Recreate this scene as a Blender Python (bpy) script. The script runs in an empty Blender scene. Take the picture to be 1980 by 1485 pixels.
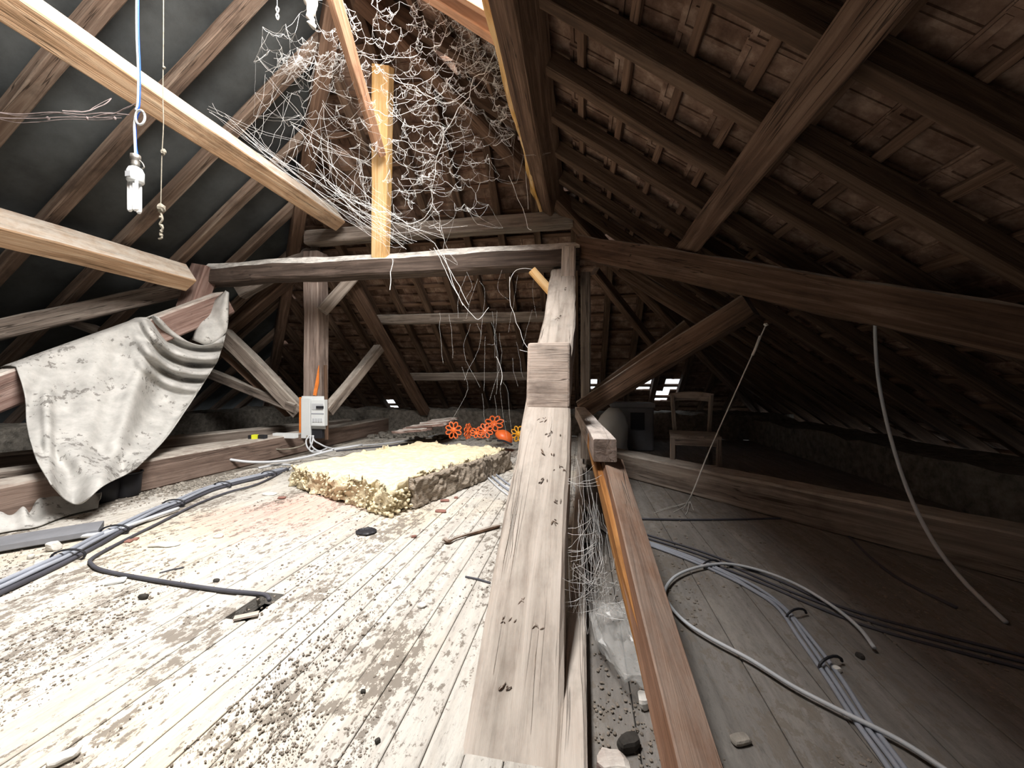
import bpy, bmesh, math, random
from mathutils import Vector, Matrix, noise
random.seed(7)
C = bpy.context.scene.collection
R = math.radians
# ------------------------------------------------------------------ camera, world, light
TH = math.atan(135/745.0); FPX = 745.0; EYE = Vector((0, 0, 0.8))
sc = bpy.context.scene
cd = bpy.data.cameras.new('camera'); cam = bpy.data.objects.new('camera', cd); C.objects.link(cam)
cd.sensor_fit = 'HORIZONTAL'; cd.sensor_width = 36.0; cd.lens = FPX/1980*36.0; cd.clip_start = 0.02
cam.location = EYE; cam.rotation_euler = (R(90), 0, TH); sc.camera = cam
sc.view_settings.view_transform = 'Standard'; sc.view_settings.look = 'None'
sc.view_settings.gamma = 1; sc.view_settings.use_curve_mapping = False
sc.view_settings.exposure = 0.55
w = bpy.data.worlds.new('sky'); sc.world = w; w.use_nodes = True
bg = w.node_tree.nodes['Background']; bg.inputs[0].default_value = (0.86, 0.93, 1.0, 1); bg.inputs[1].default_value = 1.6
# geometry of the roof (heights above the floor)
TANP = 0.7536; PIT = math.atan(TANP); HS = 0.8; HPIT = math.atan(HS)
ZR = lambda x: 2.511 - TANP*x            # right slope, underside
ZL = lambda x: 5.09 + TANP*x             # left slope
ZH = lambda y: 5.80 - HS*y               # far hip slope
RIDGE_X = -1.711
# daylight through the roof window (opening in the right slope, near the ridge)
SKX0, SKX1, SKY0, SKY1 = -1.50, -0.42, 0.15, 2.12
def area(name, loc, aim, sx, sy, power, col):
    l = bpy.data.lights.new(name, 'AREA'); l.shape = 'RECTANGLE'; l.size = sx; l.size_y = sy
    l.energy = power; l.color = col
    o = bpy.data.objects.new(name, l); C.objects.link(o); o.location = loc
    o.rotation_euler = (Vector(aim)-Vector(loc)).to_track_quat('-Z', 'Y').to_euler(); return o
_skc = Vector(((SKX0+SKX1)/2, (SKY0+SKY1)/2, ZR((SKX0+SKX1)/2)))
_n = Vector((math.sin(PIT), 0, math.cos(PIT)))
area('daylight', (-0.95, 0.75, 4.55), (-1.0, 1.35, 0), 1.15, 1.35, 300, (1.0, 0.975, 0.94))       # overhead sky above the opening
area('side_fill', (-0.25, 0.80, 3.60), (-2.7, 2.2, 2.0), 1.0, 1.3, 185, (1.0, 0.96, 0.90))     # added lamp outside the opening, brightens the left timbers

# ------------------------------------------------------------------ pixel calibration of the photograph
CT, ST = math.cos(TH), math.sin(TH)
def ray(u, v):
    a = (u-990)/FPX; return Vector((a*CT-ST, a*ST+CT, (742.5-v)/FPX))
def P(u, v, Y): return EYE + ray(u, v)*Y
def F(u, v, z=0.0):
    r = ray(u, v); return EYE + r*((z-EYE.z)/r.z)
def PY(u, v, y): r = ray(u, v); return EYE + r*(y/r.y)
def PX(u, v, x): r = ray(u, v); return EYE + r*(x/r.x)
def pix(p):
    d = Vector(p)-EYE; X = d.x*CT+d.y*ST; Y = -d.x*ST+d.y*CT
    return (990+FPX*X/Y, 742.5-FPX*d.z/Y, Y) if Y > 0.05 else (None, None, Y)

# ------------------------------------------------------------------ materials
def newmat(name):
    m = bpy.data.materials.new(name); m.use_nodes = True
    nt = m.node_tree; b = nt.nodes['Principled BSDF']; return m, nt, b
def N(nt, t, **k):
    n = nt.nodes.new(t)
    for a, v in k.items(): setattr(n, a, v)
    return n
def ramp(nt, src, stops):
    r = N(nt, 'ShaderNodeValToRGB'); e = r.color_ramp.elements
    while len(e) > 1: e.remove(e[-1])
    e[0].position = stops[0][0]; e[0].color = (*stops[0][1], 1)
    for p, c in stops[1:]:
        q = e.new(p); q.color = (*c, 1)
    nt.links.new(src, r.inputs[0]); return r.outputs[0]
def mixc(nt, fac, a, b, mode='MIX'):
    m = N(nt, 'ShaderNodeMix', data_type='RGBA', blend_type=mode)
    for s, val in ((0, fac), (6, a), (7, b)):
        if hasattr(val, 'is_linked') or hasattr(val, 'links'): nt.links.new(val, m.inputs[s])
        elif s == 0: m.inputs[0].default_value = val
        else: m.inputs[s].default_value = (*val, 1)
    return m.outputs[2]
def mapping(nt, src, scale, loc=None):
    mp = N(nt, 'ShaderNodeMapping'); mp.inputs['Scale'].default_value = scale
    nt.links.new(src, mp.inputs['Vector'])
    if loc is not None: nt.links.new(loc, mp.inputs['Location'])
    return mp.outputs[0]
def noisen(nt, vec, scale=1, detail=6, rough=.6, dist=0):
    n = N(nt, 'ShaderNodeTexNoise'); n.inputs['Scale'].default_value = scale; n.inputs['Detail'].default_value = detail
    n.inputs['Roughness'].default_value = rough; n.inputs['Distortion'].default_value = dist
    nt.links.new(vec, n.inputs['Vector']); return n.outputs[0]
def bump(nt, b, h, s, d=0.01):
    n = N(nt, 'ShaderNodeBump'); n.inputs['Strength'].default_value = s; n.inputs['Distance'].default_value = d
    nt.links.new(h, n.inputs['Height']); nt.links.new(n.outputs[0], b.inputs['Normal'])
def wood(name, dark, mid, light, dirt=(0.03, 0.02, 0.015), dirtamt=.5, rough=.85, dust=0.0, dustcol=(.62, .58, .52), stain=None):
    m, nt, b = newmat(name)
    tc = N(nt, 'ShaderNodeTexCoord'); oi = N(nt, 'ShaderNodeObjectInfo')
    cx = N(nt, 'ShaderNodeCombineXYZ')
    mu = N(nt, 'ShaderNodeMath', operation='MULTIPLY'); nt.links.new(oi.outputs['Random'], mu.inputs[0]); mu.inputs[1].default_value = 37
    for i in range(3): nt.links.new(mu.outputs[0], cx.inputs[i])
    g = noisen(nt, mapping(nt, tc.outputs['Object'], (1.3, 26, 26), cx.outputs[0]), 1, 8, .62, .6)
    col = ramp(nt, g, [(.28, dark), (.5, mid), (.72, light)])
    g2 = noisen(nt, mapping(nt, tc.outputs['Object'], (3.2, 7, 7), cx.outputs[0]), 1, 5, .65)
    f2 = ramp(nt, g2, [(.52, (0, 0, 0)), (.72, (dirtamt,)*3)])
    col = mixc(nt, f2, col, dirt)
    # long cracks along the grain
    g3 = noisen(nt, mapping(nt, tc.outputs['Object'], (.9, 34, 34), cx.outputs[0]), 1, 2, .4, .25)
    f3 = ramp(nt, g3, [(.485, (0, 0, 0)), (.497, (.8,)*3), (.503, (.8,)*3), (.515, (0, 0, 0))])
    g4 = noisen(nt, mapping(nt, tc.outputs['Object'], (1.1, 3, 3), cx.outputs[0]), 1, 2)
    f4 = ramp(nt, g4, [(.5, (0, 0, 0)), (.58, (1, 1, 1))])
    f34 = mixc(nt, 1.0, f3, f4, 'MULTIPLY')
    col = mixc(nt, f34, col, tuple(c*.35 for c in dark))
    if stain:
        g5 = noisen(nt, mapping(nt, tc.outputs['Object'], (2, 2.5, 2.5), cx.outputs[0]), 1, 3)
        col = mixc(nt, ramp(nt, g5, [(.5, (0, 0, 0)), (.65, (.7,)*3)]), col, stain)
    if dust:
        ge = N(nt, 'ShaderNodeNewGeometry'); sx = N(nt, 'ShaderNodeSeparateXYZ'); nt.links.new(ge.outputs['Normal'], sx.inputs[0])
        d = ramp(nt, sx.outputs[2], [(.25, (0, 0, 0)), (.75, (dust,)*3)])
        gd = ramp(nt, noisen(nt, mapping(nt, tc.outputs['Object'], (9, 14, 14)), 1, 6, .7), [(.3, (.25,)*3), (.6, (1, 1, 1))])
        col = mixc(nt, mixc(nt, 1.0, d, gd, 'MULTIPLY'), col, dustcol)
    nt.links.new(col, b.inputs['Base Color']); b.inputs['Roughness'].default_value = rough
    b.inputs['Specular IOR Level'].default_value = .2
    hh = mixc(nt, f34, g, (0, 0, 0)); bump(nt, b, hh, .7, .012)
    return m
def plain(name, col, rough=.7, var=.35, scale=12, bmp=.3, bd=.004, metal=0, spec=.3, stretch=(1, 1, 1)):
    m, nt, b = newmat(name); tc = N(nt, 'ShaderNodeTexCoord')
    g = noisen(nt, mapping(nt, tc.outputs['Object'], stretch), scale, 7, .65)
    c = ramp(nt, g, [(.3, tuple(x*(1-var) for x in col)), (.7, tuple(min(1, x*(1+var*.6)) for x in col))])
    nt.links.new(c, b.inputs['Base Color']); b.inputs['Roughness'].default_value = rough; b.inputs['Metallic'].default_value = metal
    b.inputs['Specular IOR Level'].default_value = spec; bump(nt, b, g, bmp, bd); return m

M = {}
M['oldwood'] = wood('old_brown_timber', (.055, .032, .022), (.13, .078, .052), (.24, .16, .115), dust=.55)
M['greywood'] = wood('weathered_grey_timber', (.10, .08, .065), (.24, .195, .165), (.40, .35, .30), dust=.6)
M['darkbeam'] = wood('dark_hewn_timber', (.03, .022, .018), (.075, .055, .045), (.16, .12, .10), dust=.97, dustcol=(.86, .83, .78))  # dust colour raised to paint the skylit upper edge of the crossbeam
M['palebeam'] = wood('dusty_pale_timber', (.20, .16, .13), (.43, .365, .315), (.58, .51, .455), dirt=(.13, .10, .08), dirtamt=.75, dust=.35)
M['block'] = wood('pale_end_grain_block', (.34, .26, .21), (.56, .455, .39), (.66, .56, .49), dirtamt=.6)
M['newwood'] = wood('warm_softwood', (.42, .22, .13), (.68, .40, .26), (.82, .56, .40), dirtamt=.35, dust=.4, dustcol=(.8, .76, .66))
M['yellowwood'] = wood('yellow_streaked_softwood', (.55, .27, .09), (.80, .52, .24), (.90, .72, .46), dirtamt=.3, stain=(.75, .42, .08))
M['purlin'] = wood('sawn_softwood_purlin', (.24, .145, .08), (.48, .31, .19), (.66, .50, .35), dirtamt=.5, dust=.9, dustcol=(.82, .80, .74))  # strong dust tone also paints skylight on the right-hand face
M['pinkwood'] = wood('pinkish_beam_face', (.14, .075, .06), (.25, .165, .14), (.36, .26, .225), dirtamt=.4, dust=.9, dustcol=(.78, .74, .68))
M['sillwood'] = wood('brown_sill_timber', (.08, .055, .045), (.19, .135, .11), (.28, .21, .175), dirtamt=.5, dust=.7)
M['postwood'] = wood('dusty_post_timber', (.11, .08, .068), (.27, .205, .175), (.42, .35, .31), dirtamt=.5, dust=.3)
M['railtop'] = wood('dusty_lit_rail_timber', (.16, .12, .10), (.32, .25, .215), (.45, .37, .33), dirtamt=.4, dust=.95, dustcol=(.80, .73, .68))  # near-white dust on top carries the light falling on the rail
M['orangewood'] = wood('orange_lit_face', (.18, .07, .02), (.36, .16, .05), (.52, .27, .10), dirtamt=.6)  # orange light put into the colour of the side strip
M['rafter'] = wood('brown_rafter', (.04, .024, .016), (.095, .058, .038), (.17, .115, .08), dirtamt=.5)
M['rafter_left'] = wood('lit_brown_rafter', (.075, .05, .036), (.16, .11, .082), (.27, .21, .165), dirtamt=.6)  # paler copy of the rafter brown, left slope's light in the colour
M['batten'] = wood('batten_wood', (.07, .04, .028), (.15, .09, .06), (.24, .155, .11), dirtamt=.3)
M['railwood'] = wood('varnished_rail_wood', (.11, .05, .028), (.20, .10, .058), (.31, .175, .11), dirtamt=.4, rough=.6, dust=.25)

def tile_mat():
    m, nt, b = newmat('fired_clay_tile'); tc = N(nt, 'ShaderNodeTexCoord'); oi = N(nt, 'ShaderNodeObjectInfo')
    ge = N(nt, 'ShaderNodeNewGeometry')
    g = noisen(nt, mapping(nt, ge.outputs['Position'], (1, 1, 1)), 9, 7, .65)
    c = ramp(nt, g, [(.3, (.095, .056, .042)), (.5, (.20, .135, .105)), (.7, (.37, .285, .235))])
    r = ramp(nt, oi.outputs['Random'], [(0, (.62, .55, .5)), (.5, (.95, .9, .85)), (1, (1.25, 1.2, 1.15))])
    c = mixc(nt, 1.0, c, r, 'MULTIPLY')
    nt.links.new(c, b.inputs['Base Color']); b.inputs['Roughness'].default_value = .9; b.inputs['Specular IOR Level'].default_value = .15
    bump(nt, b, g, .5, .01); return m
M['tile'] = tile_mat()

def floor_mat(name, a, bcol, c, pink=True, spots=1.0):
    m, nt, b = newmat(name); tc = N(nt, 'ShaderNodeTexCoord'); oi = N(nt, 'ShaderNodeObjectInfo'); ge = N(nt, 'ShaderNodeNewGeometry')
    pos = ge.outputs['Position']
    g = noisen(nt, mapping(nt, pos, (22, 1.2, 22)), 1, 8, .65, .4)
    col = ramp(nt, g, [(.3, a), (.5, bcol), (.7, c)])
    rr = ramp(nt, oi.outputs['Random'], [(0, (.93,)*3), (1, (1.04,)*3)])
    col = mixc(nt, 1.0, col, rr, 'MULTIPLY')
    if pink:
        gp = noisen(nt, mapping(nt, pos, (1, 1, 1)), 1.1, 3, .5)
        col = mixc(nt, ramp(nt, gp, [(.5, (0, 0, 0)), (.66, (.35,)*3)]), col, (.86, .70, .46))
        sep = N(nt, 'ShaderNodeVectorMath', operation='DISTANCE'); nt.links.new(pos, sep.inputs[0]); c0 = F(560, 990); sep.inputs[1].default_value = (c0.x, c0.y, 0)
        ad = N(nt, 'ShaderNodeMath', operation='MULTIPLY_ADD'); nt.links.new(noisen(nt, pos, 3, 5), ad.inputs[0]); ad.inputs[1].default_value = .9; nt.links.new(sep.outputs['Value'], ad.inputs[2])
        col = mixc(nt, ramp(nt, ad.outputs[0], [(.55, (.75,)*3), (1.5, (0, 0, 0))]), col, (.72, .38, .31))
    gm = noisen(nt, mapping(nt, pos, (5, 1, 5)), 16, 8, .8, .3)
    col = mixc(nt, 1.0, col, ramp(nt, gm, [(.32, (.62, .61, .60)), (.46, (.95, .95, .95)), (.7, (1.08, 1.07, 1.05))]), 'MULTIPLY')
    gy = noisen(nt, mapping(nt, pos, (1, .45, 1)), 7, 7, .75)
    col = mixc(nt, ramp(nt, gy, [(.5, (0, 0, 0)), (.7, (.55,)*3)]), col, (.34, .315, .28))
    # dirt crumbs and patches, stretched a little along the boards
    gd = noisen(nt, mapping(nt, pos, (1, .6, 1)), 34, 6, .75)
    ga = noisen(nt, mapping(nt, pos, (1, .4, 1)), 4.2, 6, .7)
    sm = N(nt, 'ShaderNodeMath', operation='MULTIPLY_ADD'); nt.links.new(ga, sm.inputs[0]); sm.inputs[1].default_value = .85; nt.links.new(gd, sm.inputs[2])
    fd = ramp(nt, sm.outputs[0], [(.955, (0, 0, 0)), (1.0, (.35*spots,)*3), (1.09, (.85*spots,)*3)])
    col = mixc(nt, fd, col, (.17, .145, .12))
    nt.links.new(col, b.inputs['Base Color']); b.inputs['Roughness'].default_value = .9; b.inputs['Specular IOR Level'].default_value = .15
    bump(nt, b, sm.outputs[0], .6, .008); return m
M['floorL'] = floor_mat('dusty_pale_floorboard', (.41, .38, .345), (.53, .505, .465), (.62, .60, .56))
M['floorR'] = floor_mat('dusty_shaded_floorboard', (.155, .143, .132), (.205, .19, .175), (.26, .243, .228), pink=False, spots=.8)  # darker copy of the boards, shade of the right floor painted in
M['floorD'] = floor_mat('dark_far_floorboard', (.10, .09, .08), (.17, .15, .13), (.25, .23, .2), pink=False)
M['felt'] = plain('grey_roofing_felt', (.058, .063, .064), .8, .5, 2.5, .3, .02)
M['rubble'] = plain('lime_rubble', (.27, .25, .22), .95, .6, 16, 1.0, .03)
M['stone'] = plain('rough_stone', (.33, .30, .26), .95, .5, 11, .8, .02)
M['cloth'] = plain('soiled_linen', (.48, .47, .45), .95, .30, 7, .25, .004, spec=.1)
def stained(m):
    nt = m.node_tree; b = nt.nodes['Principled BSDF']; src = b.inputs['Base Color'].links[0].from_socket
    tc = N(nt, 'ShaderNodeTexCoord'); a = noisen(nt, tc.outputs['Object'], 22, 5, .7); c = noisen(nt, tc.outputs['Object'], 3.1, 3, .5)
    sm = N(nt, 'ShaderNodeMath', operation='MULTIPLY_ADD'); nt.links.new(c, sm.inputs[0]); sm.inputs[1].default_value = .7; nt.links.new(a, sm.inputs[2])
    nt.links.new(mixc(nt, ramp(nt, sm.outputs[0], [(.97, (0, 0, 0)), (1.01, (.25,)*3), (1.08, (.7,)*3)]), src, (.12, .11, .10)), b.inputs['Base Color'])
stained(M['cloth'])
M['wool'] = plain('yellow_mineral_wool', (.86, .75, .52), .98, .28, 16, 1.0, .03, spec=.05)
M['woolb'] = plain('brown_fibrous_wool', (.50, .42, .34), .98, .55, 34, 1.0, .03, spec=.05, stretch=(1, 1, 3))
M['white'] = plain('white_plastic', (.72, .75, .76), .45, .06, 3, .05, .001, spec=.4)
M['offwhite'] = plain('matt_offwhite', (.66, .64, .60), .9, .2, 18, .4, .004)
M['black'] = plain('black_plastic', (.025, .025, .03), .5, .3, 6, .1, .001)
M['greyplastic'] = plain('grey_sheathing', (.30, .32, .37), .5, .2, 4, .05, .001, spec=.4)
M['palecable'] = plain('pale_grey_sheathing', (.55, .57, .60), .5, .15, 4, .05, .001, spec=.4)
M['darkcable'] = plain('dark_sheathing', (.07, .07, .085), .6, .3, 5, .1, .001)
M['blue'] = plain('blue_insulation', (.02, .10, .55), .4, .1, 3, .02, .001)
M['metal'] = plain('dull_metal', (.38, .36, .33), .45, .35, 14, .2, .002, metal=.8)
M['slab'] = plain('grey_sheet', (.20, .205, .225), .7, .2, 6, .2, .003)
M['orange'] = plain('orange_plastic', (.90, .17, .035), .4, .1, 4, .05, .001, spec=.5)
M['amber'] = plain('amber_plastic', (.95, .46, .03), .4, .1, 4, .05, .001, spec=.5)
M['brick'] = plain('brick_fragment', (.27, .135, .11), .9, .3, 20, .6, .004)
M['web'] = plain('spider_silk', (.86, .86, .85), .8, .1, 9, .0, .001, spec=.3)
M['dirtyweb'] = plain('dusty_grey_silk', (.20, .16, .155), .9, .4, 30, .3, .001)
M['twine'] = plain('dirty_twine', (.26, .235, .19), .95, .4, 40, .6, .003)
M['soot'] = plain('sooty_lump', (.05, .045, .04), .95, .5, 30, .5, .003)
M['crumb'] = plain('dirt_crumbs', (.24, .205, .17), .95, .5, 30, .5, .003)
M['yellow'] = plain('yellow_tape', (.85, .88, .05), .5, .1, 3, .05, .001)
M['yellowmark'] = plain('yellow_paint', (.85, .55, .05), .6, .3, 14, .1, .001)
M['orangemark'] = plain('orange_paint', (.85, .25, .05), .6, .3, 14, .1, .001)
def bagmat():
    m, nt, b = newmat('crumpled_clear_plastic'); b.inputs['Base Color'].default_value = (.72, .72, .70, 1); b.inputs['Roughness'].default_value = .28
    b.inputs['Alpha'].default_value = .26; b.inputs['Specular IOR Level'].default_value = .7; return m
M['bag'] = bagmat()
def glassm():
    m, nt, b = newmat('fluorescent_tube_glass'); b.inputs['Base Color'].default_value = (.9, .92, .93, 1); b.inputs['Roughness'].default_value = .12; return m
M['tube'] = glassm()

# ------------------------------------------------------------------ helpers
def tag(o, label=None, cat=None, group=None, kind=None):
    if label: o['label'] = label
    if cat: o['category'] = cat
    if group: o['group'] = group
    if kind: o['kind'] = kind
    return o
def link(name, me, mat=None, parent=None, M4=None, smooth=False):
    if mat is not None and not me.materials: me.materials.append(mat)
    if smooth:
        for p in me.polygons: p.use_smooth = True
    o = bpy.data.objects.new(name, me); C.objects.link(o)
    mw = M4 if M4 is not None else Matrix.Identity(4)
    if parent is not None:
        o.parent = parent; o.matrix_basis = root_mw(parent).inverted() @ mw
    else: o.matrix_basis = mw
    return o
def root_mw(o):
    m = o.matrix_basis.copy(); p = o.parent
    while p is not None: m = p.matrix_basis @ m; p = p.parent
    return m
def empty(name, loc, label=None, cat=None, group=None, kind=None):
    o = bpy.data.objects.new(name, None); C.objects.link(o); o.location = loc
    o.matrix_basis = Matrix.Translation(Vector(loc)); o.empty_display_size = .05
    return tag(o, label, cat, group, kind)
def frame(p0, p1, up=(0, 0, 1), roll=0):
    p0 = Vector(p0); p1 = Vector(p1); x = (p1-p0).normalized(); up = Vector(up)
    y = up.cross(x)
    if y.length < .01: y = Vector((0, 1, 0)).cross(x)
    y.normalize(); z = x.cross(y)
    if roll:
        q = Matrix.Rotation(roll, 3, x); y = q @ y; z = q @ z
    m = Matrix((x, y, z)).transposed().to_4x4(); m.translation = (p0+p1)/2; return m
def beam_mesh(L, w, h, ch=.012, wob=.004, seg=None, seed=0, topch=None, cut=(0, 0)):
    seg = seg or max(2, min(40, int(L/.10))); verts = []; faces = []
    c2 = topch if topch is not None else ch
    prof = [(-w/2+ch, -h/2), (w/2-ch, -h/2), (w/2, -h/2+ch), (w/2, h/2-c2), (w/2-c2, h/2), (-w/2+c2, h/2), (-w/2, h/2-c2), (-w/2, -h/2+ch)]
    for i in range(seg+1):
        t = i/seg; x = -L/2+L*t
        ww = noise.noise(Vector((x*1.3+seed*7.1, seed, 3)))*wob*2; hh = noise.noise(Vector((x*1.3+seed*3.3, seed, 9)))*wob*2
        for k, (y, z) in enumerate(prof):
            n1 = noise.noise(Vector((x*5+seed*3.7, k*2.3, seed)))*wob
            n2 = noise.noise(Vector((x*5+seed*5.7, k*1.7, seed+4)))*wob
            xs = x
            if i == 0: xs += cut[0]*z
            if i == seg: xs += cut[1]*z
            verts.append((xs, y+ww+n1, z+hh+n2))
    n = 8
    for i in range(seg):
        for k in range(n):
            a = i*n+k; b = i*n+(k+1) % n; faces.append((a, b, b+n, a+n))
    faces.append(tuple(range(n-1, -1, -1))); faces.append(tuple(seg*n+k for k in range(n)))
    me = bpy.data.meshes.new('timber'); me.from_pydata(verts, [], faces); me.update(); return me
_sd = [1]
def beam(name, p0, p1, w, h, mat, label=None, cat='beam', parent=None, up=(0, 0, 1), roll=0, group=None, **k):
    _sd[0] += 1; p0 = Vector(p0); p1 = Vector(p1)
    me = beam_mesh((p1-p0).length, w, h, seed=_sd[0], **k)
    o = link(name, me, M[mat], parent, frame(p0, p1, up, roll))
    if parent is None: tag(o, label, cat, group)
    return o
def catmull(pts, n=6):
    pts = [Vector(p) for p in pts]
    if len(pts) < 3: return pts
    q = [2*pts[0]-pts[1]] + pts + [2*pts[-1]-pts[-2]]; out = []
    for i in range(1, len(q)-2):
        a, b, c, d = q[i-1:i+3]
        for j in range(n):
            t = j/n; out.append(.5*((2*b)+(-a+c)*t+(2*a-5*b+4*c-d)*t*t+(-a+3*b-3*c+d)*t**3))
    out.append(pts[-1]); return out
class MB:
    def __init__(s): s.v = []; s.f = []
    def tube(s, pts, r, sides=6, taper=None):
        n0 = len(s.v); pv = None; m = len(pts)
        if m < 2: return
        for i, p in enumerate(pts):
            d = (pts[min(i+1, m-1)]-pts[max(i-1, 0)])
            if d.length < 1e-9: d = Vector((0, 0, 1))
            d.normalize()
            if pv is None: pv = d.orthogonal().normalized()
            else:
                pv = pv-d*pv.dot(d)
                if pv.length < 1e-6: pv = d.orthogonal()
                pv.normalize()
            b = d.cross(pv); rr = r*(taper(i/(m-1)) if taper else 1)
            for k in range(sides):
                a = 2*math.pi*k/sides; s.v.append(p+(pv*math.cos(a)+b*math.sin(a))*rr)
        for i in range(m-1):
            for k in range(sides):
                a = n0+i*sides+k; b_ = n0+i*sides+(k+1) % sides; s.f.append((a, b_, b_+sides, a+sides))
        s.f.append(tuple(n0+k for k in range(sides-1, -1, -1))); s.f.append(tuple(n0+(m-1)*sides+k for k in range(sides)))
    def box(s, c, d, M3=None):
        n = len(s.v); c = Vector(c)
        for sx in (-1, 1):
            for sy in (-1, 1):
                for sz in (-1, 1):
                    q = Vector((sx*d[0]/2, sy*d[1]/2, sz*d[2]/2))
                    if M3 is not None: q = M3 @ q
                    s.v.append(c+q)
        for f in ((0, 1, 3, 2), (4, 6, 7, 5), (0, 4, 5, 1), (2, 3, 7, 6), (0, 2, 6, 4), (1, 5, 7, 3)): s.f.append(tuple(n+i for i in f))
    def lathe(s, prof, c, M3=None, n=20):
        n0 = len(s.v); c = Vector(c)
        for r, z in prof:
            for k in range(n):
                a = 2*math.pi*k/n; q = Vector((r*math.cos(a), r*math.sin(a), z))
                if M3 is not None: q = M3 @ q
                s.v.append(c+q)
        for i in range(len(prof)-1):
            for k in range(n):
                a = n0+i*n+k; b = n0+i*n+(k+1) % n; s.f.append((a, b, b+n, a+n))
        s.f.append(tuple(n0+k for k in range(n-1, -1, -1))); s.f.append(tuple(n0+(len(prof)-1)*n+k for k in range(n)))
    def lump(s, c, r, sq=.6, seed=0, n=(5, 4), ax=(1, 1)):
        n0 = len(s.v); c = Vector(c); a0 = random.random()*6.28; ca, sa = math.cos(a0), math.sin(a0)
        s.v.append(c+Vector((0, 0, r*sq)))
        for i in range(1, n[1]):
            ph = math.pi*i/n[1]
            for k in range(n[0]):
                a = 2*math.pi*k/n[0]; rr = r*(1+random.uniform(-.28, .28))
                x = rr*math.sin(ph)*math.cos(a)*ax[0]; y = rr*math.sin(ph)*math.sin(a)*ax[1]
                s.v.append(c+Vector((x*ca-y*sa, x*sa+y*ca, rr*math.cos(ph)*sq)))
        s.v.append(c+Vector((0, 0, -r*sq))); e = len(s.v)-1; m = n[0]
        for k in range(m): s.f.append((n0, n0+1+k, n0+1+(k+1) % m))
        for i in range(n[1]-2):
            for k in range(m):
                a = n0+1+i*m+k; b = n0+1+i*m+(k+1) % m; s.f.append((a, a+m, b+m, b))
        q = n0+1+(n[1]-2)*m
        for k in range(m): s.f.append((q+k, e, q+(k+1) % m))
    def mesh(s, name='m'):
        me = bpy.data.meshes.new(name); me.from_pydata([tuple(v) for v in s.v], [], s.f); me.update(); return me
    def obj(s, name, mat, parent=None, smooth=False, M4=None, label=None, cat=None, group=None, kind=None, base=True):
        if M4 is None and s.v:
            zc = min(v[2] for v in s.v); xc = sum(v[0] for v in s.v)/len(s.v); yc = sum(v[1] for v in s.v)/len(s.v)
            c = Vector((xc, yc, zc)); s.v = [Vector(v)-c for v in s.v]; M4 = Matrix.Translation(c)
        o = link(name, s.mesh(name), M[mat] if isinstance(mat, str) else mat, parent, M4, smooth)
        return tag(o, label, cat, group, kind)

# ------------------------------------------------------------------ roof slopes
def slope(name, label, O, al, up, nrm):
    e = empty(name, O, label, None, None, 'structure'); return e
def m4(x, y, z, o):
    m = Matrix((Vector(x), Vector(y), Vector(z))).transposed().to_4x4(); m.translation = Vector(o); return m
TW, TG = .21, .30
def tile_mesh():
    b = MB(); W = .2135; L = .36
    b.box((0, 0, .014), (W, L, .012))
    for sx in (-1, 1): b.box((sx*(W/2-.011), 0, .005), (.02, L*.97, .010))
    b.box((0, L/2-.02, .004), (W*.82, .022, .012)); b.box((0, -L/2+.05, .004), (W*.82, .018, .012))
    b.box((0, 0, .006), (.012, L*.7, .008))
    me = b.mesh('tile'); me.materials.append(M['tile']); return me
TME = tile_mesh()
def lay_slope(e, inside, al, up, nrm, ranges, zero, holes):
    """tiles, joists and battens on a slope: coordinates (s along the eave, t up the slope) from point zero"""
    (s0, s1), (t0, t1) = ranges
    tiles = []; k = 0
    for j in range(int((t1-t0)/TG)+1):
        t = t0+j*TG
        for i in range(int((s1-s0)/TW)+1):
            s = s0+i*TW+(TW/2 if j % 2 else 0)
            p = zero+al*s+up*t
            if not inside(p) or any(hf(p, s, t) for hf in holes): continue
            a = random.gauss(0, .008); tl = .055+random.gauss(0, .012)
            x = (al+nrm*random.gauss(0, .012)).normalized(); yv = (up-nrm*tl+al*a).normalized(); z = x.cross(yv).normalized(); 
            if z.dot(nrm) < 0: x = -x; z = x.cross(yv).normalized()
            yv = z.cross(x)
            mm = m4(x, yv, z, p+nrm*(.128+random.uniform(-.004, .004)))
            u, v, Y = pix(p)
            vis = u is not None and -60 < u < 2040 and -60 < v < 1500
            tiles.append(((Y if vis else 50+abs(Y)), mm))
    tiles.sort(key=lambda q: q[0])
    for Y, mm in tiles[:290]: link('tile', TME, None, e, mm)
    rest = MB()
    V = [v.co.copy() for v in TME.vertices]; FF = [tuple(p.vertices) for p in TME.polygons]
    for Y, mm in tiles[290:]:
        n0 = len(rest.v); rest.v += [mm @ v for v in V]; rest.f += [tuple(n0+i for i in f) for f in FF]
    if rest.v:
        o = rest.obj('far_tiles', 'tile', e, kind='stuff')

sR, cR = math.sin(PIT), math.cos(PIT)
sH, cH = math.sin(HPIT), math.cos(HPIT)
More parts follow.
